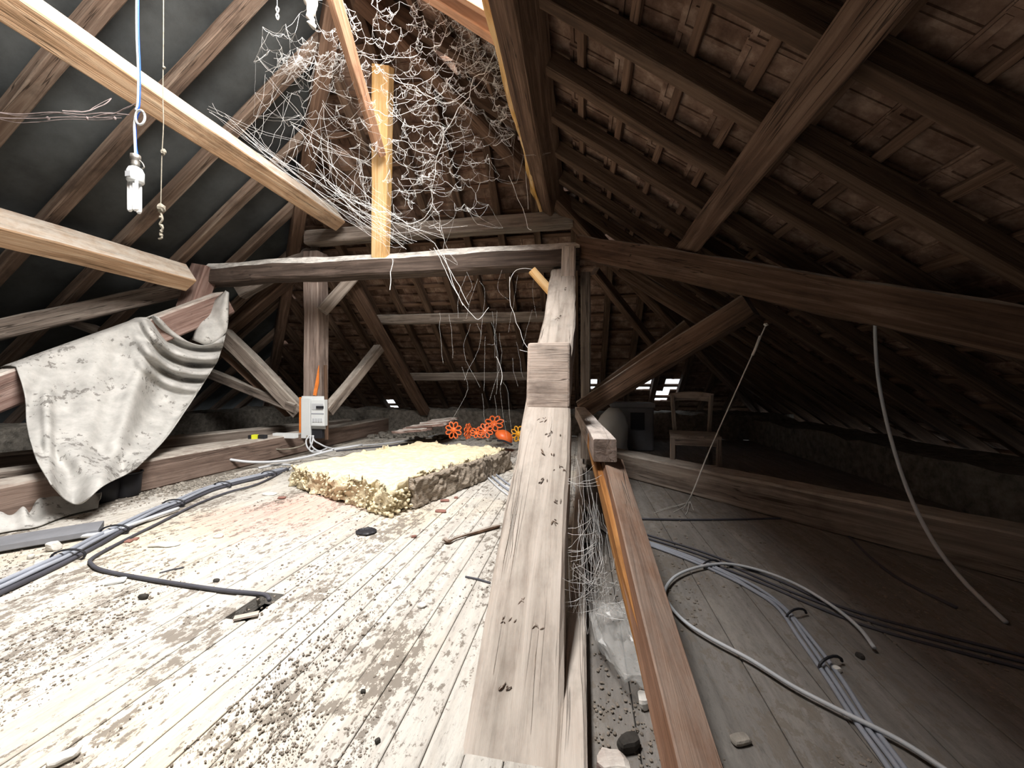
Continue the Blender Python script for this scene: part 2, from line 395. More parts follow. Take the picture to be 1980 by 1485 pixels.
# --- right slope
upR = Vector((-cR, 0, sR)); nR = Vector((sR, 0, cR)); alR = Vector((0, 1, 0))
inR = lambda p: p.x > RIDGE_X+.05 and p.x < 3.35 and p.y > -1.9 and ZR(p.x) < ZH(p.y)+.03 and p.z > -.02
eR = slope('ceiling', 'right tiled roof slope seen from below', (3.3, 2, 0), alR, upR, nR)
def hole_sky(p, s, t): return SKX0-.10 < p.x < SKX1+.10 and SKY0-.06 < p.y < SKY1+.06
zeroR = Vector((0, 0, ZR(0)))
xs = [.24*k for k in range(-7, 14)]
rsR = random.Random(3)
leakR = [(1492, 778), (1560, 790), (1662, 776), (1790, 808), (1862, 846)]
leakP = []
for (u, v) in leakR:
    r = ray(u, v); t = (ZR(0)-EYE.z)/(r.z+TANP*r.x); leakP.append(EYE+r*t)
lay_slope(eR, inR, alR, upR, nR, ((-1.9, 7), (-4.2, 2.2)), zeroR, [hole_sky, lambda p, s, t: False])
for k in range(-8, 13):
    y = 1.86+.42*k
    if y < -1.8 or y > 7: continue
    # the slope's extent along this rafter
    xt = RIDGE_X if ZH(y) > ZR(RIDGE_X) else (2.511-ZH(y))/TANP
    xb = 3.28
    if xt >= xb-.1: continue
    if SKY0-.05 < y < SKY1-.02:
        seglist = [(xb, SKX1+.06), (SKX0-.06, xt)]
    else: seglist = [(xb, xt)]
    for (a, b_) in seglist:
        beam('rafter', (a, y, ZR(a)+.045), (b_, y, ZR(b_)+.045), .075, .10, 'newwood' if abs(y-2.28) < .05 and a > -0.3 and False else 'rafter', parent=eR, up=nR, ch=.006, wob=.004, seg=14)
beam('rafter', (-0.25, 2.25, ZR(-0.25)+.03), (-1.6, 2.25, ZR(-1.6)+.03), .08, .12, 'newwood', parent=eR, up=nR, ch=.006, seg=10)  # ordinary rafter, orange tone paints the light of the window beside it
for x in xs+[3.12]:
    ymax = (5.80-ZR(x))/HS
    if x < RIDGE_X+.05: continue
    segs = [(-1.85, ymax)]
    if SKX0 < x < SKX1: segs = [(-1.85, SKY0-.05), (SKY1+.05, ymax)]
    for a, b_ in segs:
        if b_-a > .1: beam('batten', (x, a, ZR(x)+.125), (x, b_, ZR(x)+.125), .045, .032, 'batten', parent=eR, up=nR, ch=.003, wob=.003, seg=12)
# --- far hip slope
upH = Vector((0, -cH, sH)); nH = Vector((0, sH, cH)); alH = Vector((1, 0, 0))
inH = lambda p: ZH(p.y) < min(ZR(p.x), ZL(p.x))+.03 and p.z > -.05
eH = slope('ceiling', 'far hipped roof slope of bare tiles on battens', (-1.7, 7.2, 0), alH, upH, nH)
gapc = []
for (u, v, rr) in [(1148, 764, .09), (1246, 757, .10), (1305, 757, .10), (1285, 773, .07), (1340, 789, .10), (1375, 789, .09), (1404, 774, .07), (1416, 790, .06), (900, 751, .0), (745, 786, .05)]:
    r = ray(u, v); t = (5.80-EYE.z)/(r.z+HS*r.y); gapc.append((EYE+r*t, rr))
def hole_gap(p, s, t): return any(abs(p.x-c.x) < rr and abs(p.y-c.y) < .11 for c, rr in gapc)
lay_slope(eH, inH, alH, upH, nH, ((-7, 3.6), (-.1, 6.2)), Vector((0, 7.25, 0)), [hole_gap])
for k in range(-14, 12):
    x = -1.28+.40*k
    if x < -6.6 or x > 3.2: continue
    ztop = min(ZR(x), ZL(x)); yt = (5.80-ztop)/HS
    if yt > 7.0: continue
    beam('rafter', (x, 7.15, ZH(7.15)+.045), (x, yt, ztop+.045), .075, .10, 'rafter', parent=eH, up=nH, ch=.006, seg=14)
t = .15
while t < 6.0:
    p = Vector((0, 7.25, 0))+upH*t; z = p.z
    x0 = (z-5.09)/TANP; x1 = (2.511-z)/TANP
    if x1-x0 > .2: beam('batten', (x0, p.y, z+.125), (x1, p.y, z+.125), .045, .032, 'batten', parent=eH, up=nH, ch=.003, seg=14)
    t += TG
# strips added outside the hips to stop light leaks
def hipz(x): return (5.80-min(ZR(x), ZL(x)))/HS
for sd_ in (1, -1):
    pa, pb = [Vector((((2.511-ZH(y))/TANP if sd_ > 0 else (ZH(y)-5.09)/TANP), y, ZH(y)+.27)) for y in (2.4, 7.3)]
    beam('hip_leak_cover', pa, pb, .55, .03, 'tile', parent=eH, wob=.002)
beam('ridge_capping', (RIDGE_X, -1.9, 4.04), (RIDGE_X, 2.6, 4.04), .6, .03, 'tile', parent=eH, wob=.002)
# --- left slope : felt under the covering, rafters below it
eL = slope('ceiling', 'left roof slope lined with dark grey felt', (-6.7, 2, 0), None, None, None)
upL = Vector((cR, 0, sR)); nL = Vector((-sR, 0, cR))
b = MB(); nx, ny = 60, 60
def yhipL(x): return (5.80-ZL(x))/HS
for i in range(nx+1):
    x = -6.75+(RIDGE_X+6.75)*i/nx
    for j in range(ny+1):
        y = -2.0+(yhipL(x)+2.0)*j/ny
        s = .012*math.sin((y-1.8)/.49*2*math.pi)+.012*noise.noise(Vector((x*2, y*2, 0)))
        q = Vector((x, y, ZL(x)))+nL*(.105+.012+s); b.v.append(q)
n1 = ny+1
for i in range(nx):
    for j in range(ny): a = i*n1+j; b.f.append((a, a+n1, a+n1+1, a+1))
nb = len(b.v); b.v += [v+nL*.02 for v in b.v]; b.f += [tuple(reversed([nb+i for i in f])) for f in b.f]
b.obj('roofing_felt', 'felt', eL, smooth=True)
for k in range(-7, 10):
    y = 1.80+.49*k
    if y < -1.9: continue
    xt = RIDGE_X if yhipL(RIDGE_X) > y else (5.80-HS*y-5.09)/TANP
    if xt < -6.4: continue
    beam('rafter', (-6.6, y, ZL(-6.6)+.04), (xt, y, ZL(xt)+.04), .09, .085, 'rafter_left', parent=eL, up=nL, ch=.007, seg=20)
# low masonry under the eaves, floor, near end
def wall(name, label, x0, x1, y0, y1, z1, mat='rubble'):
    b = MB(); nx = max(2, int((x1-x0)/.12)); ny = max(2, int((y1-y0)/.12)); nz = 3
    bm = bmesh.new(); bmesh.ops.create_cube(bm, size=1)
    bmesh.ops.scale(bm, vec=(x1-x0, y1-y0, z1), verts=bm.verts); bmesh.ops.translate(bm, vec=((x0+x1)/2, (y0+y1)/2, z1/2), verts=bm.verts)
    bmesh.ops.subdivide_edges(bm, edges=[e for e in bm.edges if e.calc_length() > .6], cuts=40, use_grid_fill=True)
    bmesh.ops.subdivide_edges(bm, edges=[e for e in bm.edges if e.calc_length() > .2], cuts=3, use_grid_fill=True)
    for v in bm.verts:
        n = noise.noise(v.co*5)*.03+noise.noise(v.co*13)*.02
        if v.co.z > .02: v.co.z += n*1.4
        v.co.x += noise.noise(v.co*4+Vector((9, 0, 0)))*.03; v.co.y += noise.noise(v.co*4+Vector((0, 9, 0)))*.03
    me = bpy.data.meshes.new(name); bm.to_mesh(me); bm.free()
    return tag(link(name, me, M[mat], smooth=False), label, kind='structure')
wall('wall_far', 'low rubble wall head under the far eave', -6.3, 2.9, 6.0, 6.6, .36)
wall('wall_left', 'low rubble wall head under the left eave', -6.2, -5.6, -1.6, 6.0, .36)
wall('wall_right', 'low rubble wall head under the right eave', 2.35, 2.9, -1.6, 6.0, .30)
b = MB(); # near end wall: gable plate behind the camera
b.v = [Vector(q) for q in [(-6.8, -2, -.1), (3.4, -2, -.1), (RIDGE_X, -2, 3.95), (-6.8, -2.2, -.1), (3.4, -2.2, -.1), (RIDGE_X, -2.2, 3.95)]]
b.f = [(0, 1, 2), (5, 4, 3), (0, 3, 4, 1), (1, 4, 5, 2), (2, 5, 3, 0)]
b.obj('wall_near', 'rubble', kind='structure', label='rubble gable wall at the near end')
# floor: base slab with boards
efl = empty('floor', (0, 0, 0), 'board floor of the attic', kind='structure')
b = MB(); b.box((-1.7, 2.8, -.26), (10.4, 10.0, .08)); b.obj('subfloor', 'floorD', efl)
HOLE = F(500, 1163); KNOT = F(708, 1029)
def plank(x, wd, y0, y1, mat, zt=0.0):
    b = MB(); zt += random.uniform(-.0015, .001)
    c = .002; x0, x1 = x+.0012, x+wd-.0012; n = 4
    rows = []
    for i in range(n+1):
        y = y0+(y1-y0)*i/n; dz = random.uniform(-.0015, .0015); k = len(b.v)
        b.v += [Vector(q) for q in ((x0, y, -.045), (x1, y, -.045), (x1, y, zt-c+dz), (x1-c, y, zt+dz), (x0+c, y, zt+dz), (x0, y, zt-c+dz))]; rows.append(k)
    for i in range(n):
        for k in range(6): a = rows[i]+k; q = rows[i]+(k+1) % 6; b.f.append((a, q, q+6, a+6))
    b.f.append(tuple(rows[0]+k for k in range(5, -1, -1))); b.f.append(tuple(rows[-1]+k for k in range(6)))
    return b.obj('floorboard', mat, efl)
x = -3.19; WL = .0865
while x < -.06:
    holed = [h for h, r_ in ((HOLE, .07),) if x-.045 < h.x < x+WL+.0]
    if x-.01 < HOLE.x < x+WL+.01:
        plank(x, WL, -.5, HOLE.y-.11, 'floorL'); plank(x, WL, HOLE.y+.06, 6.0, 'floorL')
    elif HOLE.x-WL*1.1 < x < HOLE.x+.0:
        plank(x, WL, -.5, HOLE.y-.07, 'floorL'); plank(x, WL, HOLE.y-.0, 6.0, 'floorL')
    else:
        cut = random.uniform(2.5, 5.4)
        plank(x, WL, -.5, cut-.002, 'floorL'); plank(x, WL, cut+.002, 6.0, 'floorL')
    x += WL
x = -.04; 
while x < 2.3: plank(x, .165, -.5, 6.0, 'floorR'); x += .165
x = -5.55
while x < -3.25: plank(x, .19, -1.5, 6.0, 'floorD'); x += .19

# roof window: frame round the opening (top of the frame)
ew = empty('window_1', _skc, 'open roof window near the ridge', kind='structure')
for a, bb in (((SKX0, SKY0), (SKX1, SKY0)), ((SKX0, SKY1), (SKX1, SKY1)), ((SKX0, SKY0), (SKX0, SKY1)), ((SKX1, SKY0), (SKX1, SKY1))):
    beam('frame', (a[0], a[1], ZR(a[0])+.08), (bb[0], bb[1], ZR(bb[0])+.08), .05, .17, 'newwood', parent=ew, up=nR, ch=.004, seg=4)

# ------------------------------------------------------------------ purlins and main timbers
def ratio_line(rt, z): return rt*z      # x = ratio * height above the eye
def axisbeam(name, rt, zrel, y0, y1, w_, h_, mat, label, roll, **k):
    x = rt*zrel; return beam(name, (x, y0, zrel+.8), (x, y1, zrel+.8), w_, h_, mat, label, 'beam', roll=roll, **k)
axisbeam('purlin', -1.475, 1.82, -1.9, 3.85, .15, .20, 'purlin', 'long upper purlin with bright dusty face crossing from the top left corner', -PIT, ch=.008)
axisbeam('purlin', -3.66, 1.07, -1.9, 3.22, .17, .22, 'purlin', 'lower left purlin with white dusty face ending at the short block', -PIT, ch=.008)
axisbeam('purlin', -.165, 1.86, -1.9, 4.0, .17, .24, 'oldwood', 'dark upper purlin right of the cobwebs, pointing at the crossbeam corner', PIT, ch=.012)
axisbeam('purlin', .765, 1.02, -1.9, 3.42, .14, .20, 'oldwood', 'dark reddish purlin running diagonally across the right roof slope', PIT, ch=.01)
# splintered plank edge on the dark purlin, orange paints its lit side
e0 = P(941, 0, 2.0); e1 = P(1046, 408, 3.95)
beam('edge_board', P(936, -30, 1.86), e1, .035, .05, 'yellowwood', 'thin rough orange board nailed along the dark upper purlin', 'board', wob=.02, ch=.006)
# hip timbers
def hipbeam(side, y0, y1, label):
    def q(y):
        z = ZH(y)-.02; x = (2.511-z-.02)/TANP if side > 0 else (z+.02-5.09)/TANP
        return Vector((x, y, z-.02))
    return beam('hip_rafter', q(y0), q(y1), .13, .17, 'oldwood', label, 'rafter', wob=.006)
hipbeam(1, 2.6, 6.9, 'dark hip rafter slanting down right from behind the cobwebs')
hipbeam(-1, 2.6, 6.9, 'brown hip rafter rising between felt lining and tiled far slope')
# crossbeam H1
H1Y = 3.54
beam('crossbeam', PY(408, 531, H1Y+.0), PY(1121, 494, H1Y), .20, .225, 'darkbeam', 'dark rough-hewn horizontal crossbeam with a sunlit white upper edge', ch=.018, topch=.075, wob=.010, seg=60)
# hip purlins
beam('purlin', PY(596, 462, 4.04), PY(1108, 424, 4.04), .15, .155, 'greywood', 'grey purlin across the far slope just above the crossbeam', wob=.006)
beam('purlin', PY(712, 619, 5.02), PY(1075, 612, 5.02), .12, .125, 'greywood', 'grey purlin on the far slope under the crossbeam', wob=.006)
beam('purlin', PY(786, 729, 6.02), PY(1060, 727, 6.02), .12, .13, 'greywood', 'lowest grey purlin on the far slope near the eave', wob=.006)
# posts
box_c = PY(611, 540, 4.12)
post = beam('post', (box_c.x, 4.12, .2), (box_c.x, 4.12, 2.36), .20, .20, 'postwood', 'tall upright post carrying the white electrical box', 'post', up=(0, 1, 0), ch=.014, wob=.006)
sill_x = -3.19-.125
beam('sill_beam', (sill_x, 1.2, .115), (sill_x, 6.0, .115), .25, .23, 'sillwood', 'reddish sill beam on the floor below the electrical box', ch=.012, wob=.006)
# inclined beam in the centre
BX = -.158
b0 = Vector((BX, .80, 0.0)); b1 = Vector((BX, 3.50, 1.845))
sl = (b1-b0).normalized(); nB = Vector((0, -sl.z, sl.y))
beam('raking_beam', b0-nB*.105, b1-nB*.105, .216, .21, 'palebeam', 'broad pale worn raking beam rising through the centre of the attic', ch=.012, wob=.007, seg=40, cut=(0, 0))
blk = PY(1066, 727, 1.0)
# cleat block: face towards the viewer
def onB(v, u=1066):
    r = ray(u, v); # intersect plane of the beam's top
    t = (b0-EYE).dot(nB)/r.dot(nB); return EYE+r*t
c0 = onB(790); c1 = c0+sl*.30
hB = .30
Mb = Matrix((Vector((1, 0, 0)), sl, nB)).transposed()
bm = MB(); 
q0 = c0.copy(); 
# wedge-shaped cleat sitting on the raking beam
w2 = .112
xL, xR = BX-w2+.01, BX+w2-.008
pts = [c0+nB*.0, c0+Vector((0, .055, .315)), c0+Vector((0, .22, .32)), c0+sl*.40]
nseg = 1
for x_ in (xL, xR):
    for q in pts: bm.v.append(Vector((x_, q.y, q.z)))
bm.f = [(3, 2, 1, 0), (4, 5, 6, 7), (0, 1, 5, 4), (1, 2, 6, 5), (2, 3, 7, 6), (3, 0, 4, 7)]
o = bm.obj('cleat_block', 'block', label='square-faced wooden cleat block fixed on the pale raking beam', cat='block')
bv = o.modifiers.new('bevel', 'BEVEL'); bv.width = .012; bv.segments = 2
# short head piece on top of the raking beam
beam('head_block', PY(1099, 540, 3.36), PY(1100, 480, 3.36), .12, .09, 'palebeam', 'short pale upright block at the top of the raking beam', 'block', up=(0, 1, 0))
beam('corner_strut', P(1030, 523, 3.3), P(1068, 566, 3.25), .06, .075, 'yellowwood', 'short strut painted orange and yellow beside the raking beam top', 'strut')
# orange softwood strut and the leaning board
beam('strut', PY(736, 499, H1Y-.04), P(741, 128, 3.12), .155, .09, 'yellowwood', 'orange upright softwood strut standing on the crossbeam', 'strut', up=(0, 1, 0), ch=.006)
beam('leaning_board', P(733, 292, 3.32), P(636, -40, 2.28), .15, .06, 'newwood', 'salmon softwood board leaning from the top edge onto the orange strut', 'board', up=(.3, 1, 0), ch=.005)
# tie beam under the raking beam, right dark post behind
beam('tie_beam', (-.018, .55, .02), (-.018, 5.9, .02), .058, .08, 'palebeam', 'low pale tie beam on the floor under the raking beam', wob=.002, ch=.006)
beam('post', (0.035, 3.62, 0.12), (0.035, 3.62, 1.82), .09, .11, 'greywood', 'narrow grey post right behind the raking beam', 'post', up=(0, 1, 0))
# diagonal truss on the right: floor sill, upper beam, strut
beam('dragon_beam', (0.10, 3.86, .1), (2.28, 1.4, .1), .20, .20, 'greywood', 'grey diagonal beam lying on the right floor in front of the chair', wob=.008)
h2a = P(1124, 477, 3.52); h2b = P(1980, 648, 1.60); h2c = h2b+(h2b-h2a)*.1
beam('diagonal_beam', h2a, h2c, .17, .20, 'oldwood', 'dark overhead beam sloping down from the crossbeam corner to the right edge', wob=.008)
s1a = P(1128, 790, 3.40); s1b = P(1452, 590, 2.42)
beam('strut', s1a, s1b, .13, .15, 'oldwood', 'thick brown strut rising right to the dark overhead beam', 'strut', ch=.012)
beam('strut', P(1140, 768, 3.75), P(1330, 628, 3.3), .07, .09, 'oldwood', 'thin dark strut just behind the thick brown one', 'strut')
beam('strut', P(1150, 525, 4.0), P(1262, 665, 4.6), .08, .10, 'oldwood', 'dark strut descending right behind the narrow grey post', 'strut')
beam('strut', P(1200, 520, 3.6), P(1370, 625, 3.35), .09, .12, 'oldwood', 'shadowed brace under the dark overhead beam', 'strut')
# left group
beam('diagonal_beam', P(-180, 678, 2.85), P(378, 553, 4.15), .14, .155, 'greywood', 'grey beam above the cloth, running from the left edge to the crossbeam end', wob=.006)
k2a = P(-150, 815, 2.43); k2b = P(432, 586, 4.18)
beam('raking_beam', k2a, k2b, .19, .235, 'pinkwood', 'pinkish raking beam with the grey cloth hung over it', ch=.015, wob=.006)
beam('end_block', P(398, 518, 4.12), P(368, 600, 4.05), .20, .17, 'pinkwood', 'pale pink block joining the crossbeam to the cloth beam', 'block', up=(0, 1, 0))
beam('brace', P(433, 645, 4.85), P(582, 798, 4.80), .15, .17, 'greywood', 'weathered grey brace right of the cloth leaning to the post foot', 'brace', wob=.006)
beam('brace', P(392, 716, 5.2), P(575, 790, 4.75), .11, .12, 'greywood', 'thin brown brace low behind the cloth', 'brace')
beam('brace', P(420, 668, 5.0), P(560, 800, 4.9), .1, .1, 'oldwood', 'dark brace just behind the weathered grey brace', 'brace')
beam('brace', P(632, 797, 4.5), P(733, 673, 5.25), .12, .12, 'greywood', 'grey brace rising right from the post foot', 'brace')
beam('brace', P(624, 602, 4.5), P(690, 528, 4.7), .13, .13, 'greywood', 'short brace at the top right of the post', 'brace')
beam('strut', P(668, 530, 4.75), P(822, 797, 6.35), .14, .14, 'oldwood', 'long brown strut slanting down behind the post to the far wall', 'strut')
beam('brace', P(464, 567, 4.7), P(618, 482, 4.75), .13, .14, 'greywood', 'pale brace passing behind the left end of the crossbeam', 'brace', ch=.01)
beam('strut', P(425, 650, 5.3), P(560, 535, 5.0), .15, .15, 'oldwood', 'dim brown strut between cloth and post', 'strut')
beam('strut', P(140, 622, 3.9), P(230, 655, 4.3), .08, .09, 'greywood', 'short grey strut end showing above the cloth', 'strut')
beam('loose_timber', (-5.2, 1.1, .11), (-3.9, 5.9, .11), .22, .20, 'greywood', 'grey timber on the dark floor behind the sill beam')
beam('loose_timber', (-4.4, .7, .10), (-3.62, 3.6, .10), .14, .19, 'greywood', 'weathered timber beside the sill behind the cloth')
# rail beside the hatch (right of the raking beam)
ra = P(1170, 872, 1.44); rb = P(1122, 797, 3.3)
beam('rail', ra, rb, .085, .085, 'railtop', 'pale square rail with a bright top, right of the raking beam', 'rail', ch=.003, wob=.002)
ga = P(1180, 893, 1.53); gb = P(1350, 1530, .62)
beam('rail_board', ga, gb, .085, .055, 'railwood', 'long reddish brown board slanting down below the pale rail', 'board', up=(0.35, 0, 1), ch=.003, wob=.002)
beam('lit_side_face', P(1140, 850, 1.75), P(1262, 1330, .78), .018, .07, 'orangewood', 'thin orange batten beside the reddish brown board', 'board', ch=.002)  # strip added to show the board's orange-lit left face

# ------------------------------------------------------------------ cloth over the pinkish raking beam
def lerp(a, b, t): return a+(b-a)*t
def poly(pts, t):
    n = len(pts)-1; t = max(0, min(1, t))*n; i = min(n-1, int(t)); f = t-i
    p0 = pts[max(i-1, 0)]; p1 = pts[i]; p2 = pts[i+1]; p3 = pts[min(i+2, n)]
    return tuple(.5*((2*b)+(-a+c)*f+(2*a-5*b+4*c-d)*f*f+(-a+3*b-3*c+d)*f**3) for a, b, c, d in zip(p0, p1, p2, p3))
kd = (k2b-k2a).normalized(); kside = Vector((0, 0, 1)).cross(kd).normalized()*-1; kup = kside.cross(kd).normalized()
if kup.z < 0: kup = -kup
def k2edge(u, out=.106, upo=.124):
    best = None
    for i in range(400):
        q = lerp(k2a, k2b, i/399)+kside*out+kup*upo; pu, pv, Y = pix(q)
        if best is None or abs(pu-u) < best[0]: best = (abs(pu-u), pu, pv, Y)
    return best[1:]
topL = [k2edge(u) for u in (32, 80, 130, 180, 230, 270, 300)]
top = topL+[(332, 640, 3.72), (366, 662, 3.82), (398, 668, 3.9), (425, 656, 3.98), (441, 630, 4.02)]
bot = [(98, 938, 2.20), (128, 968, 2.18), (158, 974, 2.22), (200, 940, 2.40), (240, 920, 2.55), (262, 908, 2.66)]
lef = [top[0], (47, 765, 2.66), (52, 820, 2.56), (68, 885, 2.36), (98, 938, 2.20)]
rig = [top[-1], (424, 690, 3.92), (398, 735, 3.75), (362, 790, 3.45), (318, 852, 3.05), (262, 908, 2.66)]
NI, NJ = 110, 100; b = MB()
for i in range(NI+1):
    s = i/NI
    for j in range(-3, NJ+1):
        if j < 0:
            tp = poly(top, s)
            q = P(*tp)
            if s < .50: q = q-kside*(.07*-j)+kup*(.012 if j > -3 else .0)
            else: q = q-kside*.004*-j
            b.v.append(q); continue
        t = j/NJ
        T, B_, L_, R_ = poly(top, s), poly(bot, s), poly(lef, t), poly(rig, t)
        tl, tr, bl, br = top[0], top[-1], bot[0], bot[-1]
        c = [(1-t)*T[k]+t*B_[k]+(1-s)*L_[k]+s*R_[k]-((1-s)*(1-t)*tl[k]+s*(1-t)*tr[k]+(1-s)*t*bl[k]+s*t*br[k]) for k in range(3)]
        u, v, Y = c
        edge = min(1, t*6)
        d = math.hypot((u-405)*1.0, (v-545)*1.0)
        wn = max(0, min(1, (u-255)/60))*max(0, min(1, (245-d)/60))
        f = .026*math.sin((d-112)/30*2*math.pi+.5*math.sin(u/30))*wn
        ph = (u*.80+v*.25)
        f += .026*noise.noise(Vector((ph/38, v/260, 1)))*edge*(1.1-.3*t)
        f += .016*noise.noise(Vector((u/75, v/120, 5)))*edge
        g = max(0, min(1, (v-850)/70)); f += .030*g*math.sin((u*.9-v*.55)/15+math.sin(v/25))
        f += .018*math.exp(-((u-88-(v-700)*.03)/9)**2)*max(0, min(1, (v-735)/60))
        b.v.append(P(u, v, Y*(1-f-.01*edge)))
n1 = NJ+4
for i in range(NI):
    for j in range(NJ+3): a = i*n1+j; b.f.append((a, a+n1, a+n1+1, a+1))
ec = empty('hanging_cloth', P(150, 950, 2.8), 'soiled grey cloth draped over the pinkish raking beam and trailing to the floor', 'cloth')
def clothobj(name, b):
    o = b.obj(name, 'cloth', ec, smooth=True); md = o.modifiers.new('thickness', 'SOLIDIFY'); md.thickness = .006; return o
clothobj('drape', b)
# folded corner flap at the beam's upper end
b = MB(); A_ = [(372, 657, 3.86), (384, 625, 3.9), (400, 598, 3.98), (420, 577, 4.02), (437, 562, 4.06)]; Bp = [(400, 668, 3.9), (420, 660, 3.94), (432, 648, 3.96), (440, 632, 3.98), (442, 566, 4.04)]
for i in range(17):
    for j in range(9):
        s, t = i/16, j/8; q = [lerp(a, c, t) for a, c in zip(poly(A_, s), poly(Bp, s))]
        q[2] -= .05*math.sin(math.pi*t)+.02*math.sin(s*9); b.v.append(P(*q))
for i in range(16):
    for j in range(8): a = i*9+j; b.f.append((a, a+9, a+10, a+1))
clothobj('corner_flap', b)
# tail of the cloth, rumpled on the floor
b = MB(); A_ = [(215, 938), (160, 925), (90, 950), (40, 968), (-40, 1010)]; Bp = [(190, 985), (130, 1000), (70, 1022), (20, 1030), (-50, 1045)]
nI, nJ = 70, 24
for i in range(nI+1):
    for j in range(nJ+1):
        s, t = i/nI, j/nJ; q = [lerp(a, c, t) for a, c in zip(poly(A_, s), poly(Bp, s))]
        g = F(q[0], q[1]); e_ = min(1, min(t, 1-t)*5)*(1-.35*s)
        z = .075+.065*noise.noise(Vector((s*9, t*3.2, 2)))+.035*math.sin(t*13+s*12+3*noise.noise(Vector((s*5, t*3, 0))))
        b.v.append(Vector((g.x, g.y, .012+max(0, z)*e_*1.1)))
n1 = nJ+1
for i in range(nI):
    for j in range(nJ): a = i*n1+j; b.f.append((a, a+n1, a+n1+1, a+1))
clothobj('trailing_end', b)

# ------------------------------------------------------------------ insulation batt
A = F(565, 940); Bq = F(757, 1003); Cq = F(985, 908)
def batt(name, o, ex, ey, hz, mat, parent, n=(60, 70, 10), amp=.03, fl=1.0, sd=0):
    bm = bmesh.new(); ex = Vector(ex); ey = Vector(ey); nx, ny, nz = n; b = MB(); idx = {}
    def vert(i, j, k):
        if (i, j, k) in idx: return idx[(i, j, k)]
        s, t, r_ = i/nx, j/ny, k/nz
        h = hz(s, t)
        p = Vector(o)+ex*s+ey*t+Vector((0, 0, h*r_))
        side = 1 if (i in (0, nx) or j in (0, ny)) else 0
        q = p*9+Vector((sd, sd, sd))
        nn = Vector((noise.noise(q), noise.noise(q+Vector((31, 0, 0))), noise.noise(q+Vector((0, 57, 0)))))
        q2 = p*28; n2 = Vector((noise.noise(q2), noise.noise(q2+Vector((31, 0, 0))), noise.noise(q2+Vector((0, 57, 0)))))
        a = amp*(1.25 if side else .55)
        p = p+nn*a+n2*a*.7*(1.2 if side else .5)
        # rounded upper edges
        eg = min(s, 1-s)*ex.length; eh = min(t, 1-t)*ey.length; m_ = min(eg, eh)
        if k == nz and m_ < .05: p.z -= (.05-m_)*.6
        p.z = max(p.z, .004)
        idx[(i, j, k)] = len(b.v); b.v.append(p); return idx[(i, j, k)]
    for i in range(nx):
        for j in range(ny):
            b.f.append((vert(i, j, nz), vert(i+1, j, nz), vert(i+1, j+1, nz), vert(i, j+1, nz)))
            b.f.append((vert(i, j, 0), vert(i, j+1, 0), vert(i+1, j+1, 0), vert(i+1, j, 0)))
    for k in range(nz):
        for i in range(nx):
            b.f.append((vert(i, 0, k), vert(i+1, 0, k), vert(i+1, 0, k+1), vert(i, 0, k+1)))
            b.f.append((vert(i, ny, k), vert(i, ny, k+1), vert(i+1, ny, k+1), vert(i+1, ny, k)))
        for j in range(ny):
            b.f.append((vert(0, j, k), vert(0, j, k+1), vert(0, j+1, k+1), vert(0, j+1, k)))
            b.f.append((vert(nx, j, k), vert(nx, j+1, k), vert(nx, j+1, k+1), vert(nx, j, k+1)))
    return b.obj(name, mat, parent, smooth=True)
eb = empty('insulation_batt', (A+Cq)/2, 'thick yellow mineral wool batt lying on the floorboards', 'insulation')
exb = (Bq-A); eyb = (Cq-Bq); rn = eyb.cross(Vector((0, 0, 1))).normalized()
hz = lambda s, t: lerp(.165, .205, s)*(1+.10*noise.noise(Vector((s*4, t*4, 0))))+.0*t
batt('wool', A, exb*.955, eyb*.985, hz, 'wool', eb, n=(90, 100, 14), amp=.034)
st = Bq+eyb*.13-exb*.05
batt('fibrous_edge', st, exb*.06, eyb*.87, lambda s, t: .195-.01*t, 'woolb', eb, n=(8, 130, 20), amp=.017, sd=5)
b = MB()
for i in range(260):   # loose tufts along the torn front face and the corner
    s = random.random(); q = A+exb*s; k = random.random()
    off = Vector((0, 0, .015+.15*k)); rnf = exb.cross(Vector((0, 0, 1))).normalized()
    b.lump(q+off+rnf*random.uniform(-.005, .022), random.uniform(.005, .016), random.uniform(.35, .9), ax=(1, random.uniform(.3, .8)))
for i in range(60): b.lump(Bq-exb*random.uniform(.0, .06)+eyb*random.uniform(0, .13)+Vector((0, 0, random.uniform(.01, .15))), random.uniform(.008, .018), .7)
o = b.obj('torn_tufts', 'wool', eb, smooth=True, kind='stuff')

# ------------------------------------------------------------------ hanging lamp
el = empty('hanging_lamp', P(262, 410, 1.6), 'compact fluorescent bulb hanging from a white and blue flex', 'lamp')
def onpts(pts, Y): return [P(u, v, Y) for u, v in pts]
zt = P(265, -40, 1.6)
cordp = [Vector((zt.x, zt.y, zt.z+.35))]+onpts([(265, -40), (265, 60), (268, 140), (267, 200), (263, 214)], 1.6)
b = MB(); b.tube(catmull(cordp), .0052, 8); b.obj('white_wire', 'white', el, smooth=True)
b = MB(); b.tube(catmull([p+Vector((.008, 0, 0)) for p in cordp]), .0026, 8)
b.tube(catmull(onpts([(270, 214), (266, 222), (262, 240), (262, 262), (263, 285), (266, 302)], 1.6)), .004, 8); b.obj('blue_wire', 'blue', el, smooth=True)
b = MB(); lp = [P(269+9*math.cos(a)+2, 227+14*math.sin(a), 1.6-.012*a/6) for a in [x_*.35 for x_ in range(-4, 17)]]
b.tube(lp, .0042, 8); b.tube(catmull(onpts([(262, 225), (260, 245), (261, 275), (262, 300)], 1.597)), .0045, 8); b.obj('knotted_loop', 'white', el, smooth=True)
cb = P(262, 340, 1.6); 
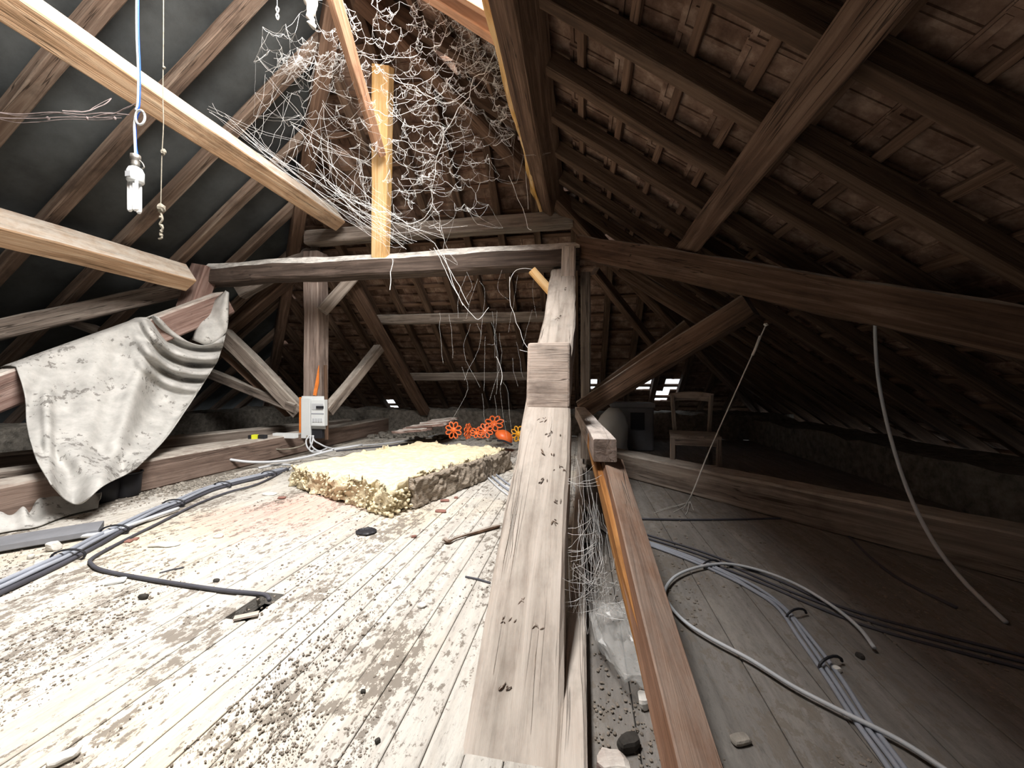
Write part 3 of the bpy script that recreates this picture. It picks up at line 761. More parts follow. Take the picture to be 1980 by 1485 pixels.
b = MB(); b.lathe([(.009, .090), (.017, .086), (.018, .068), (.014, .062), (.015, .058), (.013, .052), (.015, .048), (.013, .042), (.014, .034)], cb, n=16); b.obj('lamp_socket', 'metal', el, smooth=True)
b = MB(); b.lathe([(.013, .036), (.022, .030), (.028, .016), (.028, -.024), (.024, -.030), (.004, -.031)], cb, n=20); ball = b.obj('ballast', 'white', el, smooth=True)
for dx, dy in ((-.0135, -.010), (.0135, -.010), (0, .013)):
    b = MB(); c = cb+Vector((dx, dy, -.026)); pts = []
    tx = Vector((.0062, 0, 0))
    pts = [c-tx, c-tx+Vector((0, 0, -.115))]+[c+Vector((-.0062*math.cos(a), 0, -.115-.0062*math.sin(a))) for a in (.5, 1.1, 1.57, 2.04, 2.6)]+[c+tx+Vector((0, 0, -.115)), c+tx]
    b.tube(pts, .0058, 8); b.obj('glass_tube', 'tube', ball, smooth=True)
b = MB(); b.box(cb+Vector((0, -.0283, -.004)), (.026, .001, .022)); b.obj('printed_label', 'palecable', ball)
b = MB(); b.tube(catmull(onpts([(270, 310), (276, 316), (279, 324), (275, 326)], 1.59)), .0022, 6); b.obj('loose_wire', 'metal', el)

def strand_pts(p, q, sag=0.03, n=10, wob=.004):
    p = Vector(p); q = Vector(q); r_ = []
    sd = random.random()*99; wob *= min(1, (p-q).length/.45)
    for i in range(n+1):
        t = i/n; c = lerp(p, q, t); c.z -= sag*4*t*(1-t)
        e_ = math.sin(math.pi*t)**.5 if 0 < t < 1 else 0
        c += Vector((noise.noise(Vector((t*3, sd, 0))), noise.noise(Vector((t*3, sd, 7))), noise.noise(Vector((t*3, sd, 13)))))*wob*4*e_
        r_.append(c)
    return r_
# twine with knots hanging behind the lamp
et = empty('hanging_twine', P(311, 462, 1.75), 'thin dirty twine with knotted lumps hanging right of the bulb', 'string')
b = MB(); t0 = P(316, -60, 1.75); t0.z += .25
b.tube(catmull([t0]+onpts([(316, 60), (315, 180), (316, 240), (313, 300), (312, 345), (311, 392)], 1.75)), .0019, 6); b.obj('twine', 'twine', et)
for u_, v_, r_, q_ in ((311, 402, .017, 1.1), (316, 294, .009, 1.6), (317, 131, .006, 1)):
    b = MB(); b.lump(P(u_, v_, 1.75), r_, q_, n=(8, 6)); b.obj('knot', 'twine', et)
b = MB()
pp = onpts([(311, 412), (314, 424), (309, 434), (315, 440), (310, 452), (313, 460), (307, 462)], 1.75); b.tube(catmull(pp), .0042, 6)
for v in (420, 437, 447, 455): b.lump(P(312, v, 1.75), .007, 1.2, n=(7, 5))
b.obj('frayed_end', 'twine', et)
# pale rag hanging at the top
b = MB(); c0_ = P(598, -40, 2.3); pr = [(598, -40), (597, -10), (603, 12), (598, 28), (606, 44), (603, 52)]
pts = catmull(onpts(pr, 2.3), 5); b.tube(pts, .034, 9, lambda t: .35+.75*abs(math.sin(3*t+.9))*(1-t*.4))
for v in b.v: v += Vector((noise.noise(v*40), noise.noise(v*40+Vector((9, 0, 0))), noise.noise(v*30)))*.014
b.obj('hanging_rag', 'offwhite', smooth=True, label='crumpled white rag hanging at the top left of the leaning board', cat='rag')
b = MB(); b.tube(catmull(onpts([(536, 12), (534, 18), (537, 24), (539, 18), (536, 13)], 2.0)), .003, 6); b.tube(catmull(onpts([(537, 24), (534, 30), (537, 38), (539, 32), (537, 27)], 2.0)), .003, 6); b.tube(strand_pts(P(536, 12, 2.0), P(536, -60, 2.0), 0, 4, .001), .001, 4)
b.obj('wire_hook', 'offwhite', label='small pale wire hook dangling left of the white rag', cat='hook')

# ------------------------------------------------------------------ electrical box on the post
ebx = empty('electrical_box', PY(605, 852, 3.96), 'white electrical distribution box fixed on the tall upright post', 'electrical box')
def facebox(u0, v0, u1, v1, yf, depth, name, mat, parent, **k):
    a, c = PY(u0, v0, yf), PY(u1, v1, yf); b = MB()
    b.box(((a.x+c.x)/2, yf+depth/2, (a.z+c.z)/2), (abs(c.x-a.x), depth, abs(a.z-c.z)))
    o = b.obj(name, mat, parent, **k)
    if min(abs(c.x-a.x), abs(a.z-c.z)) > .03:
        md = o.modifiers.new('bevel', 'BEVEL'); md.width = .004; md.segments = 2
    return o
facebox(578, 768, 583, 850, 3.98, .035, 'orange_edge', 'orangemark', ebx)
facebox(583, 766, 630, 830, 3.975, .04, 'back_board', 'white', ebx)
facebox(582, 770, 600, 848, 3.945, .03, 'side_duct', 'white', ebx)
cov = facebox(601, 773, 627, 824, 3.915, .06, 'cover', 'white', ebx)
facebox(603, 780, 625, 793, 3.910, .006, 'breaker_window', 'palecable', cov)
facebox(611, 785, 624, 790, 3.896, .016, 'main_switch', 'black', cov)
for u in (604, 609, 614, 619): facebox(u, 809, u+3.4, 816, 3.907, .009, 'breaker', 'palecable', cov)
facebox(602, 799, 626, 801, 3.912, .004, 'seam', 'greyplastic', cov)
facebox(600, 830, 622, 848, 3.965, .05, 'cable_entry', 'black', ebx)
beam('lath', PY(629, 706, 3.985), PY(632, 850, 3.985), .035, .02, 'oldwood', 'narrow dark lath nailed to the post behind the electrical box', 'lath', up=(0, 1, 0), ch=.002)
b = MB(); q = [PY(616, 706, 3.998), PY(610, 738, 3.998), PY(605, 764, 3.998), PY(611, 765, 3.998), PY(616, 740, 3.998)]
b.v = q+[v+Vector((0, .010, 0)) for v in q]; b.f = [(0, 1, 2, 3, 4), (9, 8, 7, 6, 5)]+[(i, (i+1) % 5+0, (i+1) % 5+5, i+5) for i in range(5)]
b.obj('splinter', 'orangemark', label='bright orange wood splinter on the post above the electrical box', cat='splinter')
# loops of cable under the box
def cable(name, px, r, mat, label=None, cat='cable', z=None, Y=None, parent=None, group=None, sides=8, n=6, lift=0):
    pts = []
    for i, q in enumerate(px):
        if len(q) == 3: pts.append(P(*q))
        else: pts.append(F(q[0], q[1], (z if z is not None else r+.001)+lift))
    b = MB(); b.tube(catmull(pts, n), r, sides); return b.obj(name, mat, parent, smooth=True, label=label, cat=cat if parent is None else None, group=group)
loops = [[(598, 842, 4.30), (592, 852, 4.28), (594, 864, 4.26), (602, 872, 4.26), (610, 868, 4.26)],
         [(601, 842, 4.30), (600, 855, 4.27), (606, 866, 4.26), (618, 872, 4.22), (634, 866, 4.2)],
         [(604, 842, 4.30), (608, 852, 4.28), (618, 858, 4.26), (630, 864, 4.22), (645, 868, 4.1)],
         [(606, 842, 4.30), (603, 858, 4.26), (598, 868, 4.25), (605, 874, 4.24), (622, 873, 4.2)],
         [(594, 842, 4.30), (590, 858, 4.27), (570, 866, 4.24), (540, 869, 4.1), (518, 864, 4.05), (514, 858, 4.02)]]
lb = ['pale cable leaving the electrical box, bending down in a tight loop', 'pale cable looping right from the electrical box', 'outermost pale cable sweeping right under the electrical box', 'lowest pale cable loop under the electrical box', 'brownish cable drooping left across the sill beam to the small connector']
for q, l in zip(loops, lb): cable('cable', q, .0085, 'palecable' if 'brown' not in l else 'twine', l)
# small connectors on the sill
ej = empty('connector', P(498, 858, 4.15), 'small black and yellow cable connector lying on the sill beam', 'connector')
def blkp(u, v, Y, d, name, mat, parent, **k):
    b = MB(); b.box(P(u, v, Y), d); return b.obj(name, mat, parent, **k)
blkp(485, 847, 3.98, (.03, .04, .06), 'end_cap', 'black', ej); blkp(493, 847, 3.98, (.045, .045, .07), 'yellow_band', 'yellow', ej); blkp(508, 846, 3.99, (.075, .045, .055), 'body', 'black', ej)
b = MB(); b.box(P(552, 842, 4.22), (.27, .06, .05)); o = b.obj('cable_duct', 'white', label='short white cable duct left of the electrical box on the sill', cat='duct')
# long cable along the sill
cable('cable', [(285, 896, 3.15), (330, 886, 3.3), (372, 881, 3.4), (420, 885, 3.52), (480, 893, 3.62), (540, 892, 3.75), (590, 884, 3.95), (640, 871, 4.1), (700, 860, 4.4)], .0125, 'palecable', 'thick pale cable running along the front of the sill beam')

# ------------------------------------------------------------------ left cable bundle on the floor
main = [(-60, 1165), (0, 1138), (60, 1110), (120, 1082), (170, 1055), (225, 1026), (300, 990), (340, 974), (400, 948), (450, 934), (500, 922), (550, 908)]
ecb = empty('cable_bundle', F(225, 1026), 'tied bundle of grey cables crossing the pale floorboards on the left', 'cable')
for k in range(5):
    off = (k-2)*.020; pts = []
    base = [F(u, v, .012) for u, v in main]
    for i, p in enumerate(base):
        d = (base[min(i+1, len(base)-1)]-base[max(i-1, 0)]).normalized(); sd_ = Vector((-d.y, d.x, 0))
        pts.append(p+sd_*(off+.006*noise.noise(Vector((i*1.1, k*5, 0))))+Vector((0, 0, .014*(k in (1, 3))+.004*noise.noise(Vector((i*1.3, k*3, 4))))))
    b = MB(); b.tube(catmull(pts), .0105, 8); b.obj('cable', 'darkcable' if k in (0,) else 'greyplastic', ecb, smooth=True)
for (u, v) in ((132, 1077), (222, 1028), (336, 976), (430, 940), (520, 918)):
    p = F(u, v, .018); q = F(u+8, v-4, .018); d = (q-p).normalized(); b = MB()
    ring = [p+Vector((-d.y, d.x, 0))*.062*math.cos(a)+Vector((0, 0, 1))*.030*math.sin(a)+Vector((0, 0, .004)) for a in [x_*math.pi/8 for x_ in range(17)]]
    b.tube(ring, .005, 6); b.obj('cable_tie', 'black', ecb)
cable('cable', [(560, 905), (500, 935), (440, 952), (380, 975), (300, 1015), (240, 1045), (180, 1078), (178, 1092), (200, 1103), (260, 1115), (340, 1128), (430, 1141), (500, 1148), (516, 1152), (521, 1160)], .0075, 'darkcable', 'single dark cable leaving the bundle and entering the floor hole', lift=.002)
cable('cable', [(115, 1040), (150, 1037), (185, 1034), (222, 1026), (290, 1002), (345, 983)], .011, 'palecable', 'short pale cable emerging from under the grey sheet', lift=.01)
for q, l in (([(500, 905), (540, 898), (570, 902), (545, 912), (510, 915)], 'looped pale cable end at the left corner of the batt'),
             ([(640, 868), (690, 862), (740, 858), (800, 850), (840, 842), (850, 835)], 'thin pale cable running behind the batt towards the far wall'),
             ([(650, 872), (710, 866), (770, 860), (820, 856)], 'dark cable just behind the batt')):
    cable('cable', q, .009, 'darkcable' if 'dark cable' in l else 'palecable', l)
for k, (a, c) in enumerate([((945, 915), (985, 945)), ((950, 920), (990, 952)), ((942, 922), (984, 958)), ((955, 914), (1000, 946))]):
    cable('cable', [a, ((a[0]+c[0])/2, (a[1]+c[1])/2+2), c], .008, 'greyplastic' if k % 2 else 'palecable', ['upper', 'second', 'third', 'outermost'][k]+' of the grey cables between the batt and the raking beam')
# grey sheet / slab beside the bundle
g0 = F(-60, 1062, .03); g1 = F(196, 1020, .03)
beam('grey_sheet', g0, g1, .17, .03, 'slab', 'flat grey sheet lying beside the cable bundle under the cloth', 'sheet', ch=.003, wob=.003)
# buckets
def bucket(u, v, r, h, label):
    c = F(u, v, .002); e_ = empty('bucket', c, label, 'bucket'); b = MB()
    b.lathe([(r*.80, 0), (r*.86, .006), (r, h), (r*.95, h), (r*.80, .01)], c, n=24); b.obj('body', 'black', e_, smooth=True)
    b = MB(); ring = [c+Vector((r*1.01*math.cos(a), r*1.01*math.sin(a), h)) for a in [x_*math.pi/12 for x_ in range(25)]]; b.tube(ring, .006, 6); b.obj('rim', 'black', e_, smooth=True)
bucket(246, 958, .082, .165, 'small dark bucket standing at the lower right of the cloth'); bucket(200, 968, .085, .15, 'dark bucket half hidden behind the cloth tip')
b = MB()
for k in range(7):
    c = P(165+random.uniform(-10, 10), 965+random.uniform(-6, 8), 2.62); r1 = random.uniform(.03, .07)
    b.tube([c+Vector((r1*math.cos(a), random.uniform(-.01, .01)+.3*r1*math.sin(a), r1*.8*math.sin(a))) for a in [x_*.45 for x_ in range(14)]], .0022, 5)
b.obj('wire_tangle', 'black', label='tangle of thin black wire at the foot of the cloth', cat='wire')
# hole, knot and loose bits on the floor
b = MB(); c = F(708, 1029, .004); ring = []
b.lathe([(.052, 0), (.056, .006), (.048, .012), (.034, .004), (.002, .002)], c, n=22)
for v in b.v: v.y = c.y+(v.y-c.y)*.85; v += Vector((noise.noise(v*60), noise.noise(v*60+Vector((3, 0, 0))), 0))*.006
b.obj('dark_disc', 'black', label='flat round black disc on the pink dusted boards before the batt', cat='disc')
def chunk(name, u, v, dx, dy, dz, mat, label, cat, rot=0, z=None):
    c = F(u, v, dz/2+.001 if z is None else z); bm = bmesh.new(); bmesh.ops.create_cube(bm, size=1)
    bmesh.ops.subdivide_edges(bm, edges=bm.edges[:], cuts=2, use_grid_fill=True); sd_ = random.random()*50
    for q in bm.verts:
        q.co = Vector((q.co.x*dx, q.co.y*dy, q.co.z*dz)); m_ = min(dx, dy)
        l_ = Vector((q.co.x/dx, q.co.y/dy, q.co.z/dz)).length or 1; k_ = min(1, .62/l_) ; q.co *= k_*.85+.15
        q.co += Vector((noise.noise(q.co*30+Vector((sd_, 0, 0))), noise.noise(q.co*30+Vector((0, sd_, 0))), .25*noise.noise(q.co*40+Vector((0, 0, sd_)))))*m_*.32
    me = bpy.data.meshes.new(name); bm.to_mesh(me); bm.free()
    M_ = Matrix.Translation(c) @ Matrix.Rotation(rot, 4, 'Z'); return tag(link(name, me, M[mat], None, M_), label, cat)
chunk('plaster_piece', 316, 1053, .14, .035, .014, 'white', 'long white plaster strip on the left floorboards', 'plaster', .3)
chunk('plaster_piece', 222, 1124, .062, .045, .012, 'white', 'oval white plaster flake below the dark cable', 'plaster', .5)
chunk('plaster_piece', 120, 1465, .05, .03, .014, 'offwhite', 'pale flake at the bottom left corner of the floor', 'plaster', .7)
chunk('stone', 102, 1056, .05, .045, .04, 'offwhite', 'white stone beside the grey sheet', 'stone')
chunk('stone', 60, 1076, .025, .02, .018, 'offwhite', 'small pale stone left of the cable bundle', 'stone')
chunk('stone', 75, 1090, .035, .03, .02, 'offwhite', 'pale crumb of plaster against the cable bundle', 'stone')
chunk('stone', 423, 1036, .035, .03, .014, 'offwhite', 'pale lump in the middle of the left floor', 'stone')
chunk('stone', 357, 922, .05, .04, .03, 'metal', 'dark stone in front of the sill beam', 'stone')
chunk('brick_fragment', 245, 1046, .05, .03, .01, 'brick', 'red fragment beside the long white plaster strip', 'brick fragment', .2)
chunk('brick_fragment', 262, 1042, .025, .025, .01, 'brick', 'tiny red fragment touching the larger one by the cable bundle', 'brick fragment', .2)
chunk('brick_fragment', 860, 968, .06, .035, .015, 'brick', 'brick fragment right of the batt corner, nearest the wool', 'brick fragment', .4)
chunk('brick_fragment', 852, 988, .07, .03, .012, 'brick', 'flat brick fragment in front of the other near the batt corner', 'brick fragment', .1)
chunk('brick_fragment', 882, 962, .03, .02, .012, 'brick', 'small brick fragment rightmost by the batt', 'brick fragment', .1)
chunk('brick_fragment', 520, 955, .10, .05, .014, 'offwhite', 'pinkish broken slab at the left corner of the batt', 'rubble', .2)
chunk('brick_fragment', 545, 962, .05, .03, .012, 'brick', 'red crumb at the left corner of the batt', 'rubble', .2)
chunk('wood_chip', 800, 1037, .03, .018, .012, 'brick', 'reddish chip left of the stick on the floor', 'chip', .2)
chunk('wood_chip', 418, 1122, .022, .014, .010, 'soot', 'dark chip above the dark cable', 'chip', .2)
chunk('wood_chip', 276, 1154, .03, .02, .016, 'soot', 'dark lump below the oval plaster flake', 'chip', .2)
chunk('wood_chip', 702, 1337, .013, .009, .008, 'soot', 'dark pellet in the middle of the near boards', 'chip', .2)
chunk('wood_chip', 730, 1432, .012, .010, .008, 'soot', 'dark pellet low on the near boards by the raking beam', 'chip', 1)
chunk('wood_chip', 815, 1170, .035, .022, .010, 'offwhite', 'curled pale chip in the middle of the white boards', 'chip', 2.6)
b = MB(); b.tube(catmull([F(966, 1016, .012), F(930, 1026, .012), F(885, 1039, .012), F(868, 1046, .014), F(860, 1042, .020)]), .0085, 8, lambda t: 1+.35*math.sin(9*t)); b.obj('stick', 'oldwood', label='brown stick with a hooked end lying left of the raking beam', cat='stick')
b = MB(); b.tube([F(900, 1115, .004), F(925, 1120, .005), F(948, 1127, .004)], .004, 6); b.obj('nail', 'darkcable', label='thin dark nail against the raking beam', cat='nail')
b = MB(); b.tube([F(308, 1108, .003), F(330, 1102, .004), F(355, 1097, .003)], .003, 6); b.obj('twig', 'darkcable', label='thin dark twig above the dark cable', cat='twig')
# splintered board over the hole
hc = HOLE
beam('splinter', F(452, 1196, .010), F(500, 1186, .010), .028, .006, 'palebeam', 'pale splinter of board lying at the floor hole', 'splinter', ch=.001, wob=.003)
# broken slates / bark stack and far rubble behind the batt
for k, (u, v, dx, z_) in enumerate([(800, 832, .42, .11), (830, 822, .5, .14), (845, 817, .44, .17), (812, 826, .4, .125), (858, 812, .36, .20)]):
    c = P(u, v, 4.9+.12*k); bm = bmesh.new(); bmesh.ops.create_cube(bm, size=1); bmesh.ops.subdivide_edges(bm, edges=bm.edges[:], cuts=3, use_grid_fill=True)
    for q in bm.verts:
        q.co = Vector((q.co.x*dx, q.co.y*.24, q.co.z*.03)); q.co += Vector((noise.noise(q.co*12+Vector((k, 0, 0))), noise.noise(q.co*12+Vector((0, k, 0))), .4*noise.noise(q.co*16)))*.05
    me = bpy.data.meshes.new('slab'); bm.to_mesh(me); bm.free()
    tag(link('broken_slab', me, M['pinkwood'], None, Matrix.Translation(c) @ Matrix.Rotation(.25*(k-2)*.5, 4, 'Z') @ Matrix.Rotation(-.10, 4, 'Y')), ['lowest reddish slab of the broken stack behind the batt', 'second slab, broad, in the stack behind the batt', 'upper slab of the broken stack behind the batt', 'reddish slab poking out left of the broken stack', 'topmost slab of the broken stack, nearest the flower shapes'][k], 'slab')
b = MB()
for k in range(160):
    b.lump(Vector((random.uniform(-3.1, -.6), random.uniform(5.2, 6.0), .02)), random.uniform(.02, .07), .6, n=(6, 4))
b.obj('far_rubble', 'rubble', label='heap of small rubble along the foot of the far wall', cat='rubble', kind='stuff')
# orange flower shapes
def flower(u, v, Y, r, mat, label, yaw=0, tilt=0, n=8):
    c = P(u, v, Y); e_ = empty('flower_shape', c-Vector((0, 0, r)), label, 'ornament', 'orange plastic flower shapes behind the batt')
    Mx = Matrix.Rotation(yaw, 3, 'Z') @ Matrix.Rotation(tilt, 3, 'X')
    for k in range(n):
        a = 2*math.pi*(k+.5)/n; d = Vector((math.cos(a), 0, math.sin(a))); sd_ = Vector((-math.sin(a), 0, math.cos(a)))
        pts = []
        for j in range(13):
            q = 2*math.pi*j/12; pts.append(c+Mx @ (d*(r*.60+r*.34*math.cos(q))+sd_*(r*.225*math.sin(q))))
        b = MB(); b.tube(pts, r*.075, 6); b.obj('petal', mat, e_, smooth=True)
    b = MB(); b.lathe([(r*.27, -.006), (r*.29, 0), (r*.27, .008), (r*.1, .012)], c, Mx @ Matrix.Rotation(R(90), 3, 'X'), n=16); b.obj('centre', mat, e_, smooth=True)
    return e_
flower(877, 832, 4.45, .105, 'orange', 'leftmost orange plastic flower shape, upright, behind the batt')
flower(955, 819, 4.75, .13, 'orange', 'highest orange plastic flower shape, tilted back', 0, -.75)
flower(938, 833, 4.5, .10, 'orange', 'orange plastic flower shape leaning on the wool, in the middle', .3, -.5)
flower(1002, 839, 4.5, .10, 'amber', 'yellow plastic flower shape beside the raking beam', -.3)
flower(905, 834, 4.6, .10, 'orange', 'orange flower shape seen almost edge-on', 1.35)
flower(922, 837, 4.4, .085, 'orange', 'low orange flower shape half sunk behind the wool', .5, -.9)
b = MB(); b.lathe([(.10, 0), (.115, .03), (.10, .07), (.06, .1), (.03, .11)], P(972, 850, 4.5), Matrix.Rotation(.5, 3, 'Y'), n=22); b.obj('orange_dome', 'orange', smooth=True, label='rounded salmon orange cup between the flower shapes and the raking beam', cat='cup')
b = MB(); b.tube(catmull([P(962, 852, 4.2), P(975, 853, 4.15), P(990, 860, 4.1)]), .012, 7); b.obj('black_strap', 'black', label='short black strap on top of the batt corner', cat='strap')

# ------------------------------------------------------------------ right side : chair, box, sack, cables
CH = F(1342, 931); CH = Vector((CH.x, CH.y, 0)); 
Yc = 3.15; cc = P(1341, 742, Yc+.02); CH = Vector((cc.x, cc.y, 0)); ech = empty('chair', CH, 'small plain wooden chair standing behind the diagonal floor beam', 'chair')
rotC = Matrix.Rotation(TH-.36, 3, 'Z')
def cpt(x, y, z): return CH+rotC @ Vector((x, y, z))
def cb_(name, a, c, w_, h_, up=(0, 0, 1)): return beam(name, cpt(*a), cpt(*c), w_, h_, 'greywood', parent=ech, up=up, ch=.004, wob=.001, seg=4)
sh = .375
for sx in (-1, 1):
    cb_('leg', (sx*.165, -.16, 0), (sx*.165, -.16, sh), .035, .035, (0, 1, 0))
    cb_('leg', (sx*.145, .20, 0), (sx*.14, .16, sh), .032, .035, (0, 1, 0))
    cb_('back_post', (sx*.135, .165, sh), (sx*.155, .215, .70), .03, .036, (0, 1, 0))
    cb_('seat_rail', (sx*.165, -.15, sh-.03), (sx*.145, .16, sh-.03), .02, .05)
cb_('seat_rail', (-.17, -.165, sh-.032), (.17, -.165, sh-.032), .02, .055); cb_('stretcher', (-.16, -.16, .16), (.16, -.16, .16), .02, .025)
b = MB(); b.box((0, 0, 0), (.36, .34, .03)); b.v = [cpt(*(v+Vector((0, 0, sh+.005)))) for v in b.v]; b.obj('seat', 'greywood', ech)
b = MB(); npt = 12; 
for i in range(npt+1):
    t = i/npt; x_ = lerp(-.175, .175, t); top_ = .715+.018*math.sin(math.pi*t); lo = .645+.012*math.sin(math.pi*t); y_ = .215+.03*math.sin(math.pi*t)
    b.v += [cpt(x_, y_-.012, lo), cpt(x_, y_-.012, top_), cpt(x_, y_+.012, top_), cpt(x_, y_+.012, lo)]
for i in range(npt):
    for k in range(4): a = i*4+k; c = i*4+(k+1) % 4; b.f.append((a, c, c+4, a+4))
b.f += [(3, 2, 1, 0), tuple(npt*4+k for k in range(4))]
b.obj('top_rail', 'greywood', ech)
# chest and sack
q = P(1224, 742, 4.6); eb2 = empty('storage_box', (q.x, q.y, 0), 'dark storage box left of the chair in the shadows', 'box')
b = MB(); b.box((q.x, q.y+.2, .26), (.48, .4, .52)); o = b.obj('body', 'slab', eb2); md = o.modifiers.new('bevel', 'BEVEL'); md.width = .02; md.segments = 3
b = MB(); b.box((q.x, q.y+.2, .545), (.50, .42, .05)); b.obj('lid', 'slab', eb2)
b = MB(); b.box((q.x+.05, q.y-.005, .36), (.16, .02, .2)); b.obj('latch_panel', 'black', eb2)
b = MB(); c = P(1184, 742, 4.35); c.z = 0; b.lathe([(.12, 0), (.17, .05), (.165, .10), (.175, .18), (.165, .26), (.175, .33), (.15, .42), (.10, .49), (.05, .53)], c, n=28)
for v in b.v: v += Vector((noise.noise(v*9), noise.noise(v*9+Vector((5, 0, 0))), noise.noise(v*7)))*.03
b.obj('white_sack', 'white', smooth=True, label='pale crumpled sack standing below the foot of the thick brown strut', cat='sack')
# string and cable hanging on the right
es = empty('hanging_string', F(1325, 990), 'white twisted string hanging from the dark beam to the right floor', 'string')
sp = [P(1481, 628, 2.28), P(1463, 668, 2.28), P(1437, 725, 2.28), P(1400, 808, 2.29), P(1368, 880, 2.31), P(1340, 950, 2.33), F(1322, 985, .006)]
b = MB(); b.tube(catmull(sp, 5), .0035, 6); b.obj('string', 'offwhite', es)
b = MB(); b.tube(catmull([P(1470, 650, 2.28), P(1465, 663, 2.28), P(1460, 676, 2.28), P(1455, 687, 2.28)]), .0075, 7); b.lump(sp[0], .012, .8, n=(7, 5)); b.obj('knot', 'offwhite', es)
b = MB()
for k in range(6): b.tube(strand_pts(F(1335, 970, .02), F(1320+random.uniform(-55, 25), 990+random.uniform(-12, 14), .003), 0, 5, .004), .0014, 4)
b.obj('frayed_end', 'offwhite', es)
cable('cable', [(1694, 580, 1.98), (1692, 640, 1.97), (1698, 730, 1.92), (1718, 830, 1.84), (1752, 940, 1.72), (1800, 1040, 1.58), (1860, 1120, 1.46), (1945, 1203)], .0075, 'palecable', 'grey cable hanging in a long curve from the dark beam at the right edge', z=.01)
cable('cable', [(1860, 1510), (1740, 1432), (1620, 1372), (1530, 1325), (1450, 1275), (1370, 1232), (1322, 1200), (1292, 1165), (1286, 1140), (1308, 1113), (1352, 1096), (1405, 1090), (1470, 1103), (1540, 1130), (1610, 1172), (1660, 1213), (1690, 1252)], .0058, 'palecable', 'pale cable lying in a wide open loop on the right floor', lift=.012)
def bundle(px, n, sp_, r, label, mat='darkcable'):
    e_ = empty('cable_bundle', F(*px[len(px)//2]), label, 'cable'); base = [F(u, v, r+.001) for u, v in px]
    for k in range(n):
        pts = []
        for i, p in enumerate(base):
            d = (base[min(i+1, len(base)-1)]-base[max(i-1, 0)]).normalized(); sd_ = Vector((-d.y, d.x, 0))
            pts.append(p+sd_*((k-(n-1)/2)*sp_+.012*noise.noise(Vector((i*.9, k*5+n, 0)))))
        b = MB(); b.tube(catmull(pts), r, 8); b.obj('cable', mat, e_, smooth=True)
    return e_
bA = bundle([(1180, 1030), (1250, 1050), (1330, 1078), (1400, 1108), (1460, 1140), (1510, 1175), (1560, 1235), (1610, 1310), (1660, 1385), (1730, 1480), (1760, 1530)], 3, .016, .0062, 'grey tied cables curving down to the bottom right of the floor', 'greyplastic')
for u, v in ((1375, 1093), (1606, 1285), (1540, 1190)):
    p = F(u, v, .01); b = MB(); b.tube([p+Vector((.04*math.cos(a), .02*math.cos(a), .022*math.sin(a))) for a in [x_*math.pi/7 for x_ in range(8)]], .004, 6); b.obj('cable_tie', 'black', bA)
bundle([(1185, 1018), (1250, 1040), (1340, 1068), (1420, 1098), (1500, 1130), (1580, 1165), (1680, 1200), (1800, 1235), (2000, 1285)], 3, .040, .0048, 'dark cables spreading across to the right edge of the floor')
cable('cable', [(1230, 1003), (1330, 1005), (1430, 1004), (1540, 1003), (1620, 1022), (1680, 1075), (1740, 1120), (1850, 1175)], .006, 'darkcable', 'thin black cable below the diagonal floor beam')
# plastic bag
b = MB(); bc = F(1205, 1235, .055); nU, nV = 34, 22
for i in range(nU):
    for j in range(nV+1):
        th = 2*math.pi*i/nU; ph = math.pi*j/nV; d = Vector((.075*math.sin(ph)*math.cos(th), .15*math.sin(ph)*math.sin(th), .055*math.cos(ph)))
        d *= 1+.38*noise.noise(Vector((math.cos(th)*2, math.sin(th)*2, ph*2)))+.22*abs(noise.noise(Vector((math.cos(th)*6, math.sin(th)*6, ph*5))))
        q = bc+Matrix.Rotation(.28, 3, 'Z') @ d; q.z = max(q.z, .004); b.v.append(q)
for i in range(nU):
    for j in range(nV): a = i*(nV+1)+j; c = ((i+1) % nU)*(nV+1)+j; b.f.append((a, c, c+1, a+1))
b.obj('plastic_bag', 'bag', label='crumpled clear plastic bag on the floor right of the raking beam', cat='bag')
chunk('stone', 1246, 1355, .035, .035, .025, 'offwhite', 'white crumpled lump on the right floor beside the reddish board', 'lump')
chunk('stone', 1215, 1437, .05, .03, .025, 'soot', 'dark curved lump near the bottom beside the tie beam', 'lump', .6)
chunk('brick_fragment', 1185, 1478, .06, .05, .03, 'pinkwood', 'dusty red brick piece at the bottom right of the raking beam', 'brick fragment', .3)
chunk('stone', 1430, 1430, .04, .025, .015, 'stone', 'grey crumb right of the reddish board at the bottom', 'lump', .3)
chunk('stone', 1616, 1293, .02, .018, .014, 'offwhite', 'pale crumb beside the tied cables', 'lump', .3)
chunk('stone', 1662, 1268, .02, .02, .012, 'soot', 'dark crumb near the end of the pale loop', 'lump', .3)
chunk('loose_block', 1120, 975, .075, .05, .05, 'palebeam', 'pale splintered block wedged right of the raking beam', 'block', .4)
chunk('loose_block', 1136, 1040, .13, .04, .04, 'palebeam', 'pale offcut lying across below the rail', 'offcut', .1)
chunk('loose_block', 1128, 905, .06, .22, .06, 'palebeam', 'bright pale offcut standing right of the raking beam', 'offcut', .0)
b = MB()
for k in range(5): b.tube(catmull([F(1108+6*k, 940+k*7, .03), F(1122+5*k, 968+k*5, .035), F(1140+4*k, 990+k*6, .02), F(1165+4*k, 1015+k*5, .01)]), .006, 6)
b.obj('cable_ends', 'palecable', label='pale cable ends crossing under the rail beside the raking beam', cat='cable')

